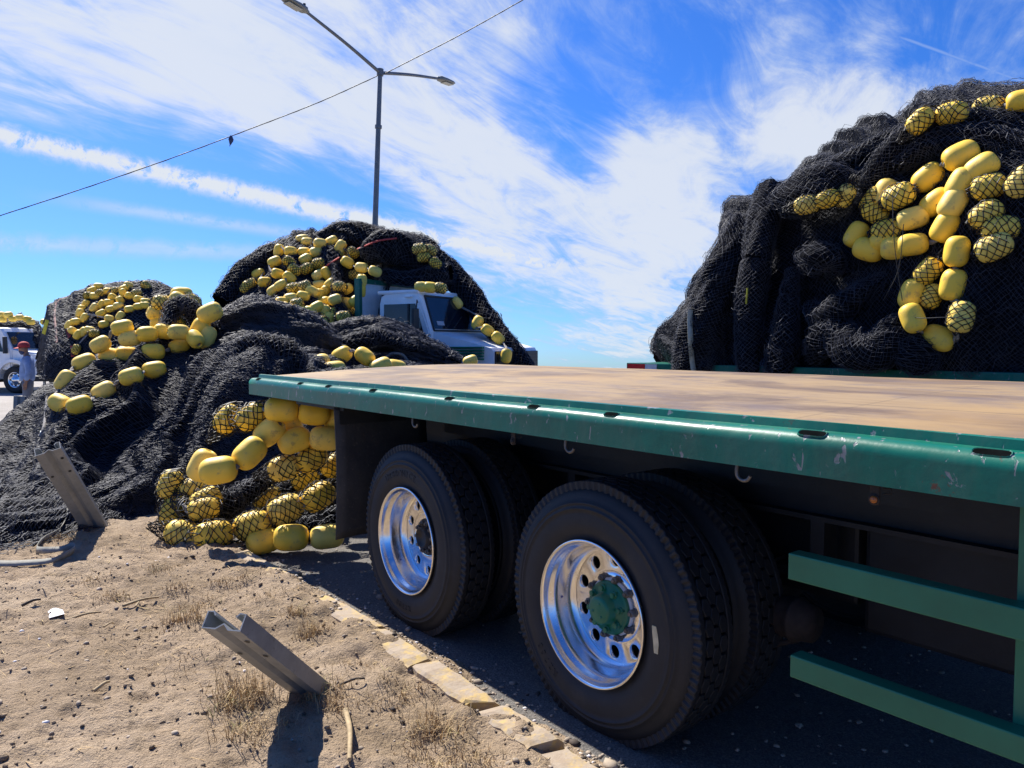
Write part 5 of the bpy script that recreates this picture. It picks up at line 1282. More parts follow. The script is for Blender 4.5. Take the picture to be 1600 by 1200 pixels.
for sg in (-1, 1):
    m = MB(TX); pr = [(.66 + .62 * math.cos(a), .50 + .62 * math.sin(a)) for a in np.linspace(math.pi, 0, 12)]; pr2 = [(.66 + .70 * math.cos(a), .50 + .70 * math.sin(a)) for a in np.linspace(0, math.pi, 12)]
    ya, yb = sorted((sg * .78, sg * 1.16)); m.prism([(p[0], p[1]) for p in pr + pr2], 1, ya, yb); build('fender', m, MT['white'], T2)
    m = MB(TX); m.box((1.36, min(sg * .72, sg * 1.0), .82), (1.40, max(sg * .72, sg * 1.0), 1.02), bev=.02); build('headlight', m, MT['tape_white'], T2)
    truck_wheel(T2, TX, .66, sg * 1.10, -sg, .5)
    for x in (-4.2, -5.5): truck_wheel(T2, TX, x, sg * 1.15, -sg, .5, .5)
m = MB(TX); m.box((-1.66, -1.22, 1.15), (-1.60, 1.22, 2.84)); hb = build('headboard', m, MT['panel'], T2)
for lo, hi in (((-1.70, -1.30, 1.15), (-1.57, -1.21, 2.93)), ((-1.70, 1.21, 1.15), (-1.57, 1.30, 2.93)), ((-1.70, -1.209, 2.835), (-1.57, 1.209, 2.93))):
    m = MB(TX); m.box(lo, hi, bev=.008); build('headboard_frame', m, MT['green'], hb)
m = MB(TX); m.box((-1.598, -.42, 1.2), (-1.575, -.36, 2.82)); m.box((-1.598, .36, 1.2), (-1.575, .42, 2.82)); build('headboard_rib', m, MT['panel'], hb)
m = MB(TX); m.box((-7.2, -1.25, 1.02), (-1.72, 1.25, 1.16), bev=.01); build('bed', m, MT['green'], T2)
m = MB(TX); m.box((-7.0, -.48, .62), (1.2, -.36, .88)); m.box((-7.0, .36, .62), (1.2, .48, .88)); m.box((-6.8, -.5, .88), (-1.4, .5, 1.02)); build('chassis', m, MT['steel_dark'], T2)

# farthest white lorry, left edge
wx, wy = pt(22, 594, 25.0)[:2]
UX = frame(wx, wy, R(-12), -1.05)
T3 = thing('cab_lorry', 'white lorry cab in profile at the far left edge behind the person', 'lorry', tuple(UX(np.array([-2.5, 0, 0.0]))), R(-12))
m = MB(UX); cab_shell(m, [(-1.75, .75), (-1.75, 1.95), (-1.70, 2.08), (-1.5, 2.14), (-.62, 2.16), (-.5, 2.12), (-.42, 2.02), (-.12, 1.42), (-.12, .75)], -1.0, 1.0, .06); build('cab', m, MT['white'], T3)
m = MB(UX)
bn = [(-.12, -.96, 1.42), (.95, -.82, 1.22), (1.08, -.8, 1.08), (1.08, -.8, .55), (.6, -.9, .55), (.55, -.95, .95), (-.1, -.97, .95)]
V = bn + [(x, -y, z) for x, y, z in bn]; k = len(bn); m.add(V, [tuple(range(k)), tuple(range(2 * k - 1, k - 1, -1))] + [(i, i + k, (i + 1) % k + k, (i + 1) % k) for i in range(k)]); build('bonnet', m, MT['white'], T3)
for sg in (-1, 1):
    m = MB(UX); pr = [(.0 + .56 * math.cos(a), .46 + .56 * math.sin(a)) for a in np.linspace(math.pi, 0, 12)]; pr2 = [(.0 + .66 * math.cos(a), .46 + .66 * math.sin(a)) for a in np.linspace(0, math.pi, 12)]
    ya, yb = sorted((sg * .75, sg * 1.12)); m.prism(pr + pr2, 1, ya, yb); build('fender', m, MT['white'], T3)
    truck_wheel(T3, UX, 0, sg * 1.06, -sg, .45)
    truck_wheel(T3, UX, -4.0, sg * 1.06, -sg, .45, .5)
m = MB(UX); quadpanel(m, [(-1.60, -1.005, .78), (-.16, -1.005, .78), (-.16, -1.005, 1.40), (-.52, -.975, 2.02), (-1.60, -.975, 2.02)], .02); d = build('door', m, MT['white'], T3)
m = MB(UX); quadpanel(m, [(-1.38, -1.03, 1.36), (-.42, -1.03, 1.36), (-.62, -1.01, 1.92), (-1.38, -1.01, 1.92)], .008); build('side_window', m, MT['glass'], d)
m = MB(UX); m.box((-.30, -1.16, 1.30), (-.22, -1.03, 1.85), bev=.02); build('wing_mirror', m, MT['black'], T3)
ws3 = lambda y, t: (-.42 + .30 * t + .02, y, 2.02 - .60 * t + .01)
m = MB(UX); quadpanel(m, [ws3(-.9, .95), ws3(.9, .95), ws3(.88, .05), ws3(-.88, .05)], .012); build('windscreen', m, MT['glass'], T3)
m = MB(UX); m.box((-.06, -.985, 1.02), (.10, -.955, 1.10), bev=.01); build('side_marker', m, MT['amber'], T3)
m = MB(UX); m.box((-7.5, -1.15, .80), (-1.9, 1.15, .95)); build('bed', m, MT['steel_dark'], T3)
m = MB(UX); m.box((-7.3, -.45, .45), (1.0, -.33, .70)); m.box((-7.3, .33, .45), (1.0, .45, .70)); m.box((-1.7, -1.02, .35), (-.75, -.6, .72), bev=.03); m.box((-7, -.5, .70), (-1.8, .5, .80)); build('chassis', m, MT['steel_dark'], T3)
# low lorry bed, left
bx, by = pt(60, 590, 20.6)[:2]
VX = frame(bx, by, R(0))
T4 = thing('lorry_bed', 'dark lorry bed under the net load with red straps', 'lorry', tuple(VX(np.array([2.4, .9, 0.0]))))
m = MB(VX); m.box((-.1, -.35, .62), (6.0, 2.3, .76), bev=.01); build('bed', m, MT['steel_dark'], T4)
m = MB(VX); m.box((0, -.30, .40), (5.9, -.26, .47)); m.box((.3, -.30, .42), (.36, -.26, .62)); m.box((2.6, -.30, .42), (2.66, -.26, .62)); build('side_guard', m, MT['galv'], T4)
m = MB(VX); m.box((.2, .5, .44), (6.4, .62, .62)); m.box((.2, 1.3, .44), (6.4, 1.42, .62)); build('chassis', m, MT['steel_dark'], T4)
for x in (2.0, 3.2):
    for y, sg in ((-.2, 1), (2.2, -1)): truck_wheel(T4, VX, x, y, sg, .40, .4)
m = MB(VX); cab_shell(m, [(6.1, .5), (6.1, 1.9), (6.3, 2.0), (7.2, 2.0), (7.7, 1.2), (8.3, 1.05), (8.3, .5)], 0.0, 1.9, .05); build('cab', m, MT['white'], T4)
for x in (7.4,):
    for y, sg in ((-.05, 1), (1.95, -1)): truck_wheel(T4, VX, x, y, sg, .40)
# lorry carrying the tall load
T5 = thing('load_trailer', 'green lorry bed with red and white reflector under the tall load', 'trailer', tuple(tw((-2.0, 8.0, 0))), math.atan2(SX[1], SX[0]))
sR = -7.85
def syY(px, Y): return s_at(px, Y)
sR = syY(979, 6.75); 
m = MB(tw); m.box((sR, 6.75, 1.20), (2.5, 9.25, 1.380), bev=.008); build('bed', m, MT['green'], T5)
s1_, s2_, s3_ = syY(980.5, 6.74), syY(1007, 6.74), syY(1026, 6.74)
m = MB(tw); m.box((s1_, 6.738, 1.300), (s2_, 6.748, 1.368)); build('red_reflector', m, MT['tape_red'], T5)
m = MB(tw); m.box((s2_ + .01, 6.738, 1.300), (s3_, 6.748, 1.368)); build('white_reflector', m, MT['tape_white'], T5)
m = MB(tw); m.box((sR + .3, 7.4, .75), (2.5, 7.52, 1.155)); m.box((sR + .3, 8.5, .75), (2.5, 8.62, 1.155)); build('chassis', m, MT['steel_dark'], T5)
for s in (-6.1, -4.7):
    for y, sg in ((6.85, 1), (9.15, -1)): truck_wheel(T5, tw, s, y, sg, .5, .55)
# ------------------------------------------------------------------ straps over the loads
def on_surf(key, px, py, lift=.02, zf=None):
    d = ray(px, py); h = BV[key].ray_cast(Vector(tuple(CAM)), Vector(tuple(d)))
    if h[0] is None: return pt(px, py, zf) if zf else None
    return np.array(h[0]) - d * lift
def ribbon(name, pts, w, mat, label, cat='strap', wide=None, th=.004):
    P = catmull(np.array(pts), max(12, len(pts) * 8)); T = np.gradient(P, axis=0); T /= np.linalg.norm(T, axis=1)[:, None]
    Wd = np.cross(T, np.array([0, -1.0, 0.15])) if wide is None else catmull(np.array(wide, float), len(P)); Wd /= np.linalg.norm(Wd, axis=1)[:, None] + 1e-9
    Nn = np.cross(T, Wd); n = len(P)
    V = np.vstack([P + Wd * w / 2, P - Wd * w / 2, P - Wd * w / 2 + Nn * th, P + Wd * w / 2 + Nn * th]); F = []
    for i in range(n - 1):
        for a, b in ((0, 1), (1, 2), (2, 3), (3, 0)): F.append((a * n + i, b * n + i, b * n + i + 1, a * n + i + 1))
    m = MB(); m.add(V, F, 0, True); return tag(build(name, m, mat), label, cat)
def strap_on(key, pix, w, mat, label, zf):
    pts = [on_surf(key, x, y, .03, zf) for x, y in pix]; return ribbon('strap', pts, w, mat, label)
strap_on('right', [(1079, 484), (1078, 500), (1079, 530), (1081, 560), (1084, 580)], .055, MT['strap'], 'beige ratchet strap hanging down the left end of the tall load', 8.6)
strap_on('right', [(1168, 450), (1167, 462), (1166, 475)], .016, MT['yellowstrap'], 'short yellow strap end showing in a fold of the tall load', 8.0)
strap_on('mid', [(620, 372), (592, 376), (570, 384), (550, 392), (530, 402), (515, 412), (503, 420)], .035, MT['red'], 'red strap slanting over the load of the white cabbed lorry', 16.3)
strap_on('left', [(106, 464), (92, 470), (86, 480), (85, 495), (87, 515), (88, 535)], .07, MT['pinkstrap'], 'faded red strap hanging from the left corner of the dark load', 20.2)
strap_on('left', [(103, 505), (106, 516), (108, 527)], .10, MT['red'], 'short red strap beside the hanging left bunch of floats', 20.2)
strap_on('left', [(112, 540), (113, 550), (114, 557)], .09, MT['red'], 'lowest short red strap end on the dark load', 20.2)
ribbon('strap', [pt(74, 500, 20.15), pt(71, 510, 20.15), pt(68, 522, 20.2)], .10, MT['yellowstrap'], 'yellow strap at the edge of the dark load beside the farthest cab')
def cord(name, pts, r, mat, label, cat='cord'):
    m = MB(); m.tube(catmull(np.array(pts), max(8, len(pts) * 6)), r, 6); return tag(build(name, m, mat), label, cat)
cord('cord', [F6(1412, 350, -.32), F6(1404, 420, -.26), F6(1380, 470, -.20)], .003, MT['wire'], 'thin black cord hanging from the lowest float of the tangle')
cord('cord', [F6(1395, 300, -.30), F6(1396, 360, -.34), F6(1402, 420, -.28), F6(1410, 470, -.22)], .003, MT['wire'], 'thin black cord dangling straight down over the float tangle')
cord('cord', [F6(1404, 493, -.28), F6(1440, 497, -.34), F6(1480, 496, -.34), F6(1525, 499, -.28)], .003, MT['wire'], 'thin dark line stretched across the long float loop')
cord('rope', [on_surf('heap', 74, 622, .03, 8.35), on_surf('heap', 72, 645, .03, 8.15), on_surf('heap', 69, 668, .03, 8.0), on_surf('heap', 62, 683, .03, 7.9)], .02, MT['rope'], 'short grey rope hanging at the left end of the heap', 'rope')
cord('rope', [on_surf('heap', 598, 562, .03, 9.85), on_surf('heap', 612, 553, .03, 9.8), on_surf('heap', 628, 554, .03, 9.8), on_surf('heap', 637, 564, .03, 9.85)], .022, MT['rope'], 'curl of grey rope on the heap beside the deck edge', 'rope')

# ------------------------------------------------------------------ street lamp and cables
zl = 22.0
top = pt(594, 112, zl); foot = np.array([pt(577, 625, zl)[0], zl, 0.0])
LP = thing('street_lamp', 'grey double armed street lamp rising behind the lorry load', 'street lamp', tuple(foot))
m = MB(); m.tube([foot, foot + (top - foot) * .5, top + (top - foot) * .006], [.11, .085, .062], 12); build('pole', m, MT['pole'], LP)
m = MB(); m.tube([top - (top - foot) * .012, top + (top - foot) * .008], .095, 12); m.tube([top - (top-foot)*.16, top - (top-foot)*.17], .10, 8); build('collar', m, MT['pole'], LP)
for px, py, zz, lx, ly in ((686, 123, 24.35, 709, 132), (478, 18, 19.6, 452, -6)):
    a = top + np.array([0, 0, -.03]); b = pt(px, py, zz); mid = a + (b - a) * .5 + np.array([0, 0, .03])
    m = MB(); m.tube(catmull([a, mid, b], 12), [.05 - .012 * i / 11 for i in range(12)], 10); ar = build('arm', m, MT['pole'], LP)
    dv = (b - a); dv[2] *= .3; dv /= np.linalg.norm(dv); sd_ = np.cross(dv, (0, 0, 1)); sd_ /= np.linalg.norm(sd_); uu = np.cross(sd_, dv)
    def hd(prof, zsc):
        V = []; F = []; n = 12
        for t, w, h in prof:
            for k in range(n):
                q = 2 * math.pi * k / n; V.append(b + dv * t + sd_ * w * math.copysign(abs(math.cos(q)) ** .7, math.cos(q)) + uu * (h * math.copysign(abs(math.sin(q)) ** .7, math.sin(q)) * (1 if math.sin(q) > 0 else .6)))
        for i in range(len(prof) - 1):
            for k in range(n): F.append((i * n + k, i * n + (k + 1) % n, (i + 1) * n + (k + 1) % n, (i + 1) * n + k))
        return V, F + [tuple(range(n)), tuple(range((len(prof) - 1) * n, len(prof) * n))]
    m = MB(); m.add(*hd([(-.08, .045, .05), (.0, .07, .07), (.05, .13, .09), (.30, .16, .08), (.60, .15, .055), (.72, .11, .035), (.76, .05, .02)], 1), 0, True); hdm = build('lamp_head', m, MT['lamp'], ar)
    m = MB(); V = [b + dv * t + sd_ * w * s_ - uu * .058 for t, w in ((.20, .11), (.64, .10)) for s_ in (-1, 1)]; m.add([V[0], V[1], V[3], V[2], *[q - uu * .012 for q in (V[0], V[1], V[3], V[2])]], [(0, 1, 2, 3), (4, 5, 6, 7), (0, 1, 5, 4), (1, 2, 6, 5), (2, 3, 7, 6), (3, 0, 4, 7)]); build('lens', m, MT['lens'], ar)
    if px < 500:
        m = MB(); m.tube([b + dv * .06 + uu * .07, b + dv * .06 + uu * .17], .035, 10); build('photocell', m, MT['black'], ar)
def cable(pix, label, r=.012):
    P = catmull(np.array([pt(*p) for p in pix]), 60); m = MB(); m.tube(P, r, 6)
    # a wrapped service line: a thin second conductor laid round it
    ph = np.linspace(0, 140, 60 * 6); Q = catmull(P, 360); m.tube(Q + np.stack([np.cos(ph) * .012, np.sin(ph) * .006, np.sin(ph) * .012], 1), .007, 4)
    return tag(build('cable', m, MT['wire']), label, 'cable')
cable([(-900, 585, 16.5), (-500, 487, 18.2), (-200, 402, 19.4), (-60, 358, 20), (0, 337, 20.2), (120, 298, 20.6), (260, 250, 21.0), (400, 198, 21.4), (500, 159, 21.7), (589, 119, 22)], 'overhead cable running down left from the street lamp top')
cable([(599, 116, 22), (650, 90, 21.6), (720, 54, 21), (820, -2, 20.2), (900, -50, 19.6), (1200, -240, 17.5), (1600, -520, 15)], 'overhead cable rising right from the street lamp top')
m = MB(); m.tube([pt(361, 212, 21.3), pt(361, 218, 21.3), pt(360, 226, 21.3)], [.03, .075, .02], 8); m.tube([pt(361, 216, 21.28), pt(359, 229, 21.28)], [.03, .008], 6); m.tube([pt(360, 214, 21.31), pt(363, 222, 21.31)], [.02, .03], 6)
tag(build('hanging_rag', m, MT['gaiter']), 'small dark rag hanging from the overhead cable', 'rag')

# ------------------------------------------------------------------ leaning guardrail posts
def guard_post(foot, tip, face, w, label, below=.25):
    foot = np.array(foot); tip = np.array(tip); ax = tip - foot; L = np.linalg.norm(ax); ax /= L
    fc = np.array(face, float); fc -= ax * fc.dot(ax); fc /= np.linalg.norm(fc); sd_ = np.cross(ax, fc)
    k = w / 2
    path = [(-.55 * k, -.62 * k), (-.70 * k, -.80 * k), (-1.0 * k, -.78 * k), (-1.0 * k, .0), (-.30 * k, .0), (.05 * k, -.26 * k), (.38 * k, .0), (1.0 * k, .0), (1.0 * k, -.78 * k), (.70 * k, -.80 * k), (.55 * k, -.62 * k)]
    P = np.array(path); T = np.gradient(P, axis=0); Nn = np.stack([-T[:, 1], T[:, 0]], 1); Nn /= np.linalg.norm(Nn, axis=1)[:, None]; th = .0055
    ring = np.vstack([P + Nn * th / 2, (P - Nn * th / 2)[::-1]]); n = len(ring); V = []
    for t in (-below, 0, L * .33, L * .66, L - .006, L):
        for a, b in ring: V.append(foot + ax * t + sd_ * a + fc * b)
    m = MB(); F = []
    for i in range(5):
        for j in range(n): F.append((i * n + j, i * n + (j + 1) % n, (i + 1) * n + (j + 1) % n, (i + 1) * n + j))
    F2 = [(j, j + 1, n - 2 - j, n - 1 - j) for j in range(n // 2 - 1)]; F += [tuple(5 * n + q for q in f) for f in F2]
    m.add(V, F, 0, False)
    for t, a in ((L - .10, .72), (L - .25, -.72), (L - .25, .72)):
        c = foot + ax * t + sd_ * a * k + fc * .004; rg = [c + (ax * math.cos(q) + sd_ * math.sin(q)) * .011 for q in np.linspace(0, 2 * math.pi, 10, endpoint=False)]
        m.add(rg + [p + fc * .001 for p in rg], [tuple(range(10, 20))], 1)
    return tag(build('guardrail_post', m, [MT['galv'], MT['black']]), label, 'guardrail post', 'bent guardrail posts')
f1 = gp(148, 828, .1); f1[2] = earth_z(f1[0], f1[1])
guard_post(f1, pt(75, 706, 5.5), (.35, -1, .25), .165, 'bent grey guardrail post leaning left in front of the black net')
f2 = gp(480, 1092, .1); f2[2] = earth_z(f2[0], f2[1])
guard_post(f2, pt(345, 983, 2.62), (-.25, -1, -.55), .150, 'bent grey guardrail post leaning left in the foreground with its open top end showing')
f3 = pt(26, 735, 10.2); f3[2] = 0
guard_post(f3, pt(30, 619, 10.2), (.2, -1, 0), .13, 'upright grey guardrail post half covered by the net at far left')

# ------------------------------------------------------------------ person
def skin_obj(name, joints, edges, mat, parent=None, sub=2, root=0):
    bm = bmesh.new(); lay = bm.verts.layers.skin.verify(); vs = []
    for i, (p, r) in enumerate(joints):
        v = bm.verts.new(tuple(p)); r = (r, r) if np.isscalar(r) else (r[1], r[0]); v[lay].radius = r; v[lay].use_root = (i == root); vs.append(v)
    for a, b in edges: bm.edges.new((vs[a], vs[b]))
    me = bpy.data.meshes.new(name); bm.to_mesh(me); bm.free(); me.materials.append(mat)
    o = bpy.data.objects.new(name, me); link(o, parent)
    md = o.modifiers.new('Skin', 'SKIN'); md.use_smooth_shade = True; s = o.modifiers.new('Subsurf', 'SUBSURF'); s.levels = sub; s.render_levels = sub
    return o
def person():
    base = pt(45, 640, 16.0); base[2] = 0
    # facing left: local x forward (viewer's left), y to the person's left (towards the viewer), z up
    H = 1.60
    J = [((0, 0, .90), .11), ((.005, 0, 1.08), .10), ((0, 0, 1.27), .105), ((-.005, 0, 1.37), .065), ((.03, 0, 1.42), .052), ((.055, 0, 1.49), (.085, .075)), ((.06, 0, 1.55), (.085, .075))]
    E = [(0, 1), (1, 2), (2, 3), (3, 4), (4, 5), (5, 6)]
    def add(p, r, to): J.append((p, r)); E.append((to, len(J) - 1)); return len(J) - 1
    nose = add((.145, 0, 1.495), .018, 5); chin = add((.10, 0, 1.44), .035, 5)
    for sg in (1, -1):
        add((.035, sg * .083, 1.495), .016, 5)                                   # ear
        sh = add((-.01, sg * .175, 1.31), .055, 2); el = add((-.05, sg * .215, 1.04), .042, sh); fw = add((.0, sg * .215, .84), .030, el)
        pm = add((.015, sg * .212, .765), (.022, .036), fw)
        for k, (dx, ln) in enumerate(((.030, .070), (.012, .082), (-.006, .076), (-.024, .058))):
            a = add((.018 + dx, sg * .212, .735), .0085, pm); b = add((.026 + dx, sg * .208, .735 - ln * .55), .008, a); add((.026 + dx * .9, sg * .200, .735 - ln), .007, b)
        t1 = add((.05, sg * .205, .775), .010, pm); add((.062, sg * .198, .735), .008, t1)
        hp = add((0, sg * .085, .84), .085, 0); kn = add((.02, sg * .095, .47), .058, hp); an = add((-.03, sg * .10, .09), .040, kn); add((.10, sg * .11, .035), .036, an)
    o = skin_obj('person', J, E, MT['skin'])
    o.location = tuple(base); o.rotation_euler = (0, 0, math.pi + .42); MROOT[o.name] = Matrix.Translation(Vector(tuple(base)))
    tag(o, 'person in red cap and blue denim shirt standing with head bowed at far left', 'person')
    jk = [((0.01, 0, .80), .150), ((0.01, 0, .92), .162), ((0.005, 0, 1.08), .150), ((-.005, 0, 1.25), .150), ((0, 0, 1.35), .090), ((.02, 0, 1.40), .068)]; je = [(0, 1), (1, 2), (2, 3), (3, 4), (4, 5)]
    for sg in (1, -1):
        b = len(jk); jk += [((-.01, sg * .18, 1.30), .072), ((-.05, sg * .222, 1.05), .060), ((.0, sg * .220, .84), .050)]; je += [(3, b), (b, b + 1), (b + 1, b + 2)]
    skin_obj('shirt', jk, je, MT['shirt'], o)
    tk = [((0, 0, .93), .125), ((0, 0, .84), .135)]; te = [(0, 1)]
    for sg in (1, -1):
        b = len(tk); tk += [((0, sg * .085, .72), .098), ((.02, sg * .095, .47), .080), ((-.02, sg * .10, .08), .068)]; te += [(1, b), (b, b + 1), (b + 1, b + 2)]
    skin_obj('trousers', tk, te, MT['trousers'], o)
    skin_obj('face_cloth', [((.035, 0, 1.40), .066), ((.07, 0, 1.455), (.088, .082)), ((.155, 0, 1.485), .018)], [(0, 1), (1, 2)], MT['gaiter'], o)
    m = MB(); m.lathe([(.108, 0), (.110, .03), (.102, .07), (.075, .105), (.035, .122), (.0, .126)], (.052, 0, 1.535), 2, 24)
    V = []; F = []
    for i, rr_ in enumerate((.10, .15, .19)):
        for k in range(9):
            a = R(-58 + 116 * k / 8); q = .10 + (rr_ - .10) * math.cos(a) ** .6; V.append((.052 + q * math.cos(a), q * math.sin(a) * .92, 1.540 - (rr_ - .10) * .35))
    for i in range(2):
        for k in range(8): F.append((i * 9 + k, i * 9 + k + 1, (i + 1) * 9 + k + 1, (i + 1) * 9 + k))
    m.add(V + [(x, y, z + .008) for x, y, z in V], F + [tuple(27 + q for q in f[::-1]) for f in F], 0, True)
    def local(name, m, mat):
        me = bpy.data.meshes.new(name); me.from_pydata(m.V, [], m.F); me.materials.append(mat); me.polygons.foreach_set('use_smooth', m.S); fix_normals(me); me.update(); return link(bpy.data.objects.new(name, me), o)
    local('cap', m, MT['cap'])
    for sg in (1, -1):
        m = MB(); m.lathe([(.0, -.012), (.011, -.006), (.013, .0), (.011, .006), (0, .012)], (.130, sg * .035, 1.515), 1, 10); local('eye', m, MT['black'])
        skin_obj('shoe', [((-.05, sg * .10, .045), .050), ((.05, sg * .105, .040), .048), ((.14, sg * .115, .032), .036)], [(0, 1), (1, 2)], MT['black'], o)
person()

# ------------------------------------------------------------------ litter, stones, dry grass
def ground_pt(px, py, dh=0.0):
    p = gp(px, py, .12)
    for _ in range(4): p = gp(px, py, earth_z(p[0], p[1]))
    p[2] = earth_z(p[0], p[1]) + dh; return p
def paper():
    c = [ground_pt(75, 961, .016), ground_pt(98, 956, .022), ground_pt(101, 969, .012), ground_pt(77, 973, .010)]
    V = []; n = 6
    for i in range(n + 1):
        for j in range(n + 1):
            u, v = i / n, j / n; p = (1 - u) * ((1 - v) * c[0] + v * c[3]) + u * ((1 - v) * c[1] + v * c[2]); p = p.copy(); p[2] += .012 * math.sin(u * 4) * (1 - v) + .008 * v * u; V.append(p)
    F = [(i * (n + 1) + j, (i + 1) * (n + 1) + j, (i + 1) * (n + 1) + j + 1, i * (n + 1) + j + 1) for i in range(n) for j in range(n)]
    V2 = [p - np.array([0, 0, .002]) for p in V]; k = len(V); m = MB(); m.add(V + V2, F + [tuple(q + k for q in f[::-1]) for f in F], 0, True); tag(build('paper_scrap', m, MT['paper']), 'crumpled white scrap of paper lying on the bare earth', 'paper')
paper()
m0 = MB()
def twig(a, b, r, mat, label, mid=None):
    p, q = ground_pt(*a, .012), ground_pt(*b, .014); c = (p + q) / 2 + np.array([.01, .0, .012]); m = MB(); m.tube(catmull([p, c, q], 10), [r * (1 - .35 * i / 9) for i in range(10)], 6); tag(build('twig', m, mat), label, 'twig')
twig((103, 973), (158, 958), .007, MT['twig'], 'pale straw stalk on the earth just beside the paper scrap')
twig((192, 950), (248, 934), .008, MT['twig'], 'longest pale straw stalk on the earth between the two leaning posts')
twig((212, 951), (217, 942), .006, MT['twig'], 'stubby pale straw piece touching the longest stalk')
twig((147, 1084), (171, 1072), .008, MT['twig'], 'brown splinter of wood on the bare earth at lower left')
twig((34, 951), (64, 946), .009, MT['darktwig'], 'dark twig on the earth left of the paper scrap')
twig((540, 1115), (546, 1185), .013, MT['twig'], 'thick brown stick beside the foreground post shadow')
twig((530, 1075), (570, 1066), .006, MT['darktwig'], 'thin dark twig right of the foreground post')
twig((162, 983), (178, 978), .005, MT['twig'], 'short white straw below the straw stalks')
# slack webbing strap on the earth
sp = [(112, 812, .25), (104, 826, .10), (92, 842, .05), (70, 852, .03), (58, 862, .03), (66, 868, .03), (92, 866, .035), (112, 862, .04), (117, 866, .04), (108, 871, .03), (82, 879, .02), (40, 884, .02), (0, 886, .02), (-60, 884, .02)]
pts = []; wd = []
for i, (x, y, d) in enumerate(sp):
    p = ground_pt(x, y, d); pts.append(p); wd.append((.05, .25, .97) if i in (3, 4, 5, 7, 8, 9) else (.1, .8, .6))
ribbon('strap', pts, .048, MT['strapgrey'], 'slack grey webbing strap looping over the earth at left', wide=wd)
for px, py, rz in ((345, 885, .3),):
    pass
m = MB(); c = gp(655, 893, 0.0); m.box((-.05, -.03, 0), (.05, .03, .025), bev=.006); V = np.array(m.V); V = V @ np.array([[.8, -.6, 0], [.6, .8, 0], [0, 0, 1]]) + gp(460, 899, 0.0); m.V = [tuple(v) for v in V]; tag(build('concrete_chip', m, MT['kerb']), 'small concrete chip on the asphalt behind the far wheel', 'concrete chip')

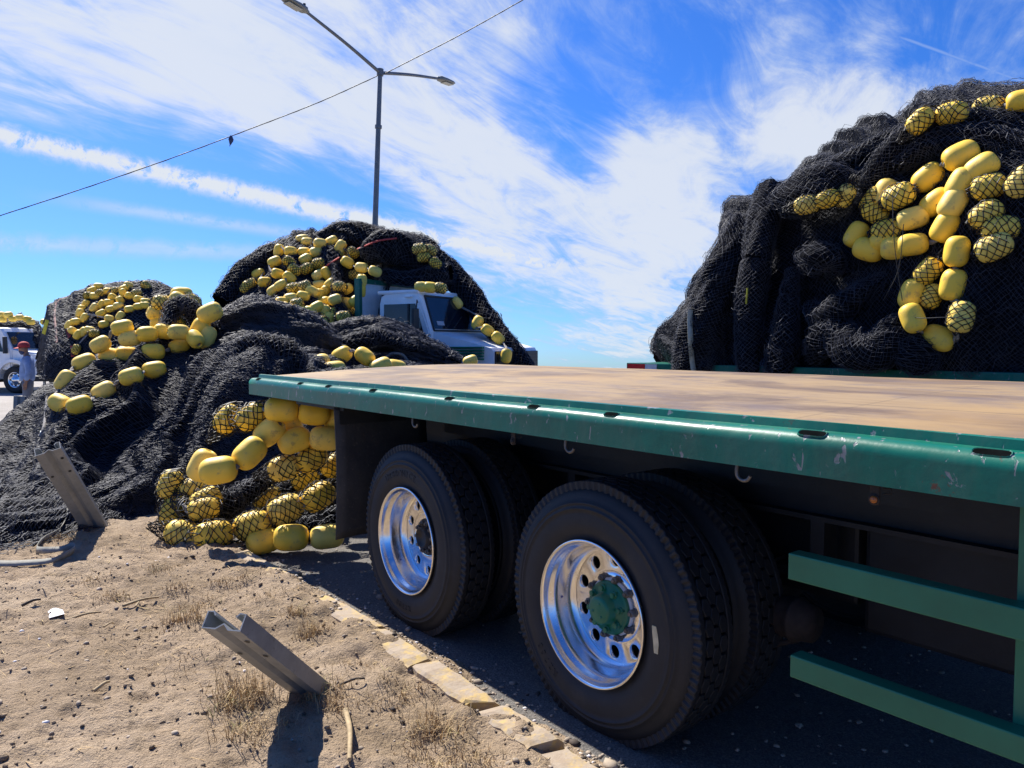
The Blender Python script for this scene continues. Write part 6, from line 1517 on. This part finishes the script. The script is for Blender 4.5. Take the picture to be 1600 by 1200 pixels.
def stuff_quads(name, verts, faces, mats_, midx=None):
    V = np.array(verts); o = build(name, (V, np.array(faces), midx), mats_); tag(o, kind='stuff'); return o
def scatter():
    rg = np.random.default_rng(5)
    # pebbles: little lumps of eight corners
    V = []; Q = []; MI = []
    ph = (1 + 5 ** .5) / 2
    ico = np.array([(-1, ph, 0), (1, ph, 0), (-1, -ph, 0), (1, -ph, 0), (0, -1, ph), (0, 1, ph), (0, -1, -ph), (0, 1, -ph), (ph, 0, -1), (ph, 0, 1), (-ph, 0, -1), (-ph, 0, 1)]) / 1.9
    fq = np.array([(0, 11, 5), (0, 5, 1), (0, 1, 7), (0, 7, 10), (0, 10, 11), (1, 5, 9), (5, 11, 4), (11, 10, 2), (10, 7, 6), (7, 1, 8), (3, 9, 4), (3, 4, 2), (3, 2, 6), (3, 6, 8), (3, 8, 9), (4, 9, 5), (2, 4, 11), (6, 2, 10), (8, 6, 7), (9, 8, 1)])
    def peb(x, y, z, r, mi):
        c = ico * rg.uniform(.7, 1.25, (12, 1)) * r * np.array([1.25, .9, .65]); a = rg.uniform(0, 6.28); ca, sa_ = math.cos(a), math.sin(a)
        c = np.stack([c[:, 0] * ca - c[:, 1] * sa_, c[:, 0] * sa_ + c[:, 1] * ca, c[:, 2]], 1) + (x, y, z + r * .2)
        Q.append(fq + len(V) * 12); V.append(c); MI.append(np.full(20, mi))
    for _ in range(5500):      # crumbs of earth
        s = rg.uniform(-6.5, -.4); Y = rg.uniform(-1.9, 1.95)
        if rg.random() > .25 + 1.5 * max(0, float(fbm(np.array(s * 1.7), np.array(Y * 1.7), seed=71, o=3)) - .42) * 4: continue
        p = tw(np.array([s, Y, 0])); peb(p[0], p[1], earth_z(p[0], p[1]), rg.gamma(1.6, .0022) + .0015, 3)
    for _ in range(3600):
        s = rg.uniform(-7.0, -.6); Y = rg.normal(1.99, .10) if rg.random() < .62 else rg.uniform(-1.5, 1.9)
        p = tw(np.array([s, Y, 0])); z = max(0, float(earth_h(np.array(s), np.array(Y))))
        peb(p[0], p[1], z, rg.gamma(2.0, .0022) + .002, 0 if rg.random() < .8 else (1 if rg.random() < .75 else 2))
    for _ in range(1500):
        s = rg.uniform(-9, 1); Y = rg.uniform(2.0, 4.5); p = tw(np.array([s, Y, 0])); peb(p[0], p[1], 0, rg.gamma(2.0, .0025) + .002, 0)
    stuff_quads('gravel', np.vstack(V), np.vstack(Q), [MT['stone'], MT['darktwig'], MT['paper'], MT['earth']], np.concatenate(MI))
    # dry grass: tufts and loose straw
    V = []; Q = []
    def blade(p, h, lean, w):
        a = rg.uniform(0, 6.28); d = np.array([math.cos(a), math.sin(a), 0]); sdv = np.array([-d[1], d[0], 0]) * w; up_ = rg.uniform(.65, 1.0)
        b = len(V) * 6; q = [p - sdv, p + sdv, p + d * lean * .35 * h + np.array([0, 0, h * .6]) - sdv * .7, p + d * lean * .35 * h + np.array([0, 0, h * .6]) + sdv * .7,
                               p + d * lean * h + np.array([0, 0, h * up_]) - sdv * .15, p + d * lean * h + np.array([0, 0, h * up_]) + sdv * .15]
        V.append(np.array(q)); Q.append(np.array([[0, 1, 3, 2], [2, 3, 5, 4]]) + b)
    tufts = [(288, 970, 160, .11, .14), (465, 962, 90, .07, .09), (488, 985, 130, .08, .10), (382, 1090, 230, .12, .17), (395, 1150, 130, .12, .10), (675, 1145, 240, .11, .11), (360, 1110, 110, .10, .12), (515, 1090, 110, .10, .09), (178, 932, 110, .09, .06), (248, 893, 90, .12, .06),
             (345, 912, 70, .09, .05), (380, 912, 90, .12, .06), (270, 925, 70, .08, .07), (108, 845, 110, .13, .07), (128, 820, 80, .08, .05), (640, 1085, 90, .12, .05), (730, 1195, 220, .15, .07), (600, 1095, 120, .16, .05), (520, 1105, 90, .06, .07), (140, 908, 90, .14, .05), (255, 850, 80, .16, .05), (310, 950, 90, .12, .07), (210, 995, 110, .25, .03), (300, 1040, 110, .22, .04), (420, 930, 90, .14, .04), (560, 1040, 60, .1, .04), (660, 1190, 90, .12, .06)]
    for px, py, n, sp_, h in tufts:
        c = ground_pt(px, py)
        for _ in range(int(n * 1.2)):
            p = c + np.array([rg.normal(0, sp_ * .5), rg.normal(0, sp_ * .5), 0]); p[2] = earth_z(p[0], p[1]) - .004
            blade(p, h * .75 * rg.uniform(.35, 1.25), rg.uniform(.2, 1.3), rg.uniform(.0010, .0022))
    for _ in range(2600):      # trampled straw lying flat
        s = rg.uniform(-7, -.5); Y = rg.uniform(-1.6, 1.85)
        if float(fbm(np.array(s * 1.4), np.array(Y * 1.4), seed=77, o=3)) < .48: continue
        p = tw(np.array([s, Y, 0])); p[2] = earth_z(p[0], p[1]) + .003; a = rg.uniform(0, 6.28); l = rg.uniform(.015, .07); d = np.array([math.cos(a), math.sin(a), rg.uniform(-.05, .35)]) * l; sdv = np.array([-d[1], d[0], 0]); sdv = sdv / np.linalg.norm(sdv) * rg.uniform(.001, .0025)
        V.append(np.array([p - sdv, p + sdv, p + d * .5 - sdv, p + d * .5 + sdv, p + d - sdv * .4, p + d + sdv * .4])); Q.append(np.array([[0, 1, 3, 2], [2, 3, 5, 4]]) + (len(V) - 1) * 6)
    stuff_quads('dry_grass', np.vstack(V), np.vstack(Q), [MT['straw']])
scatter()
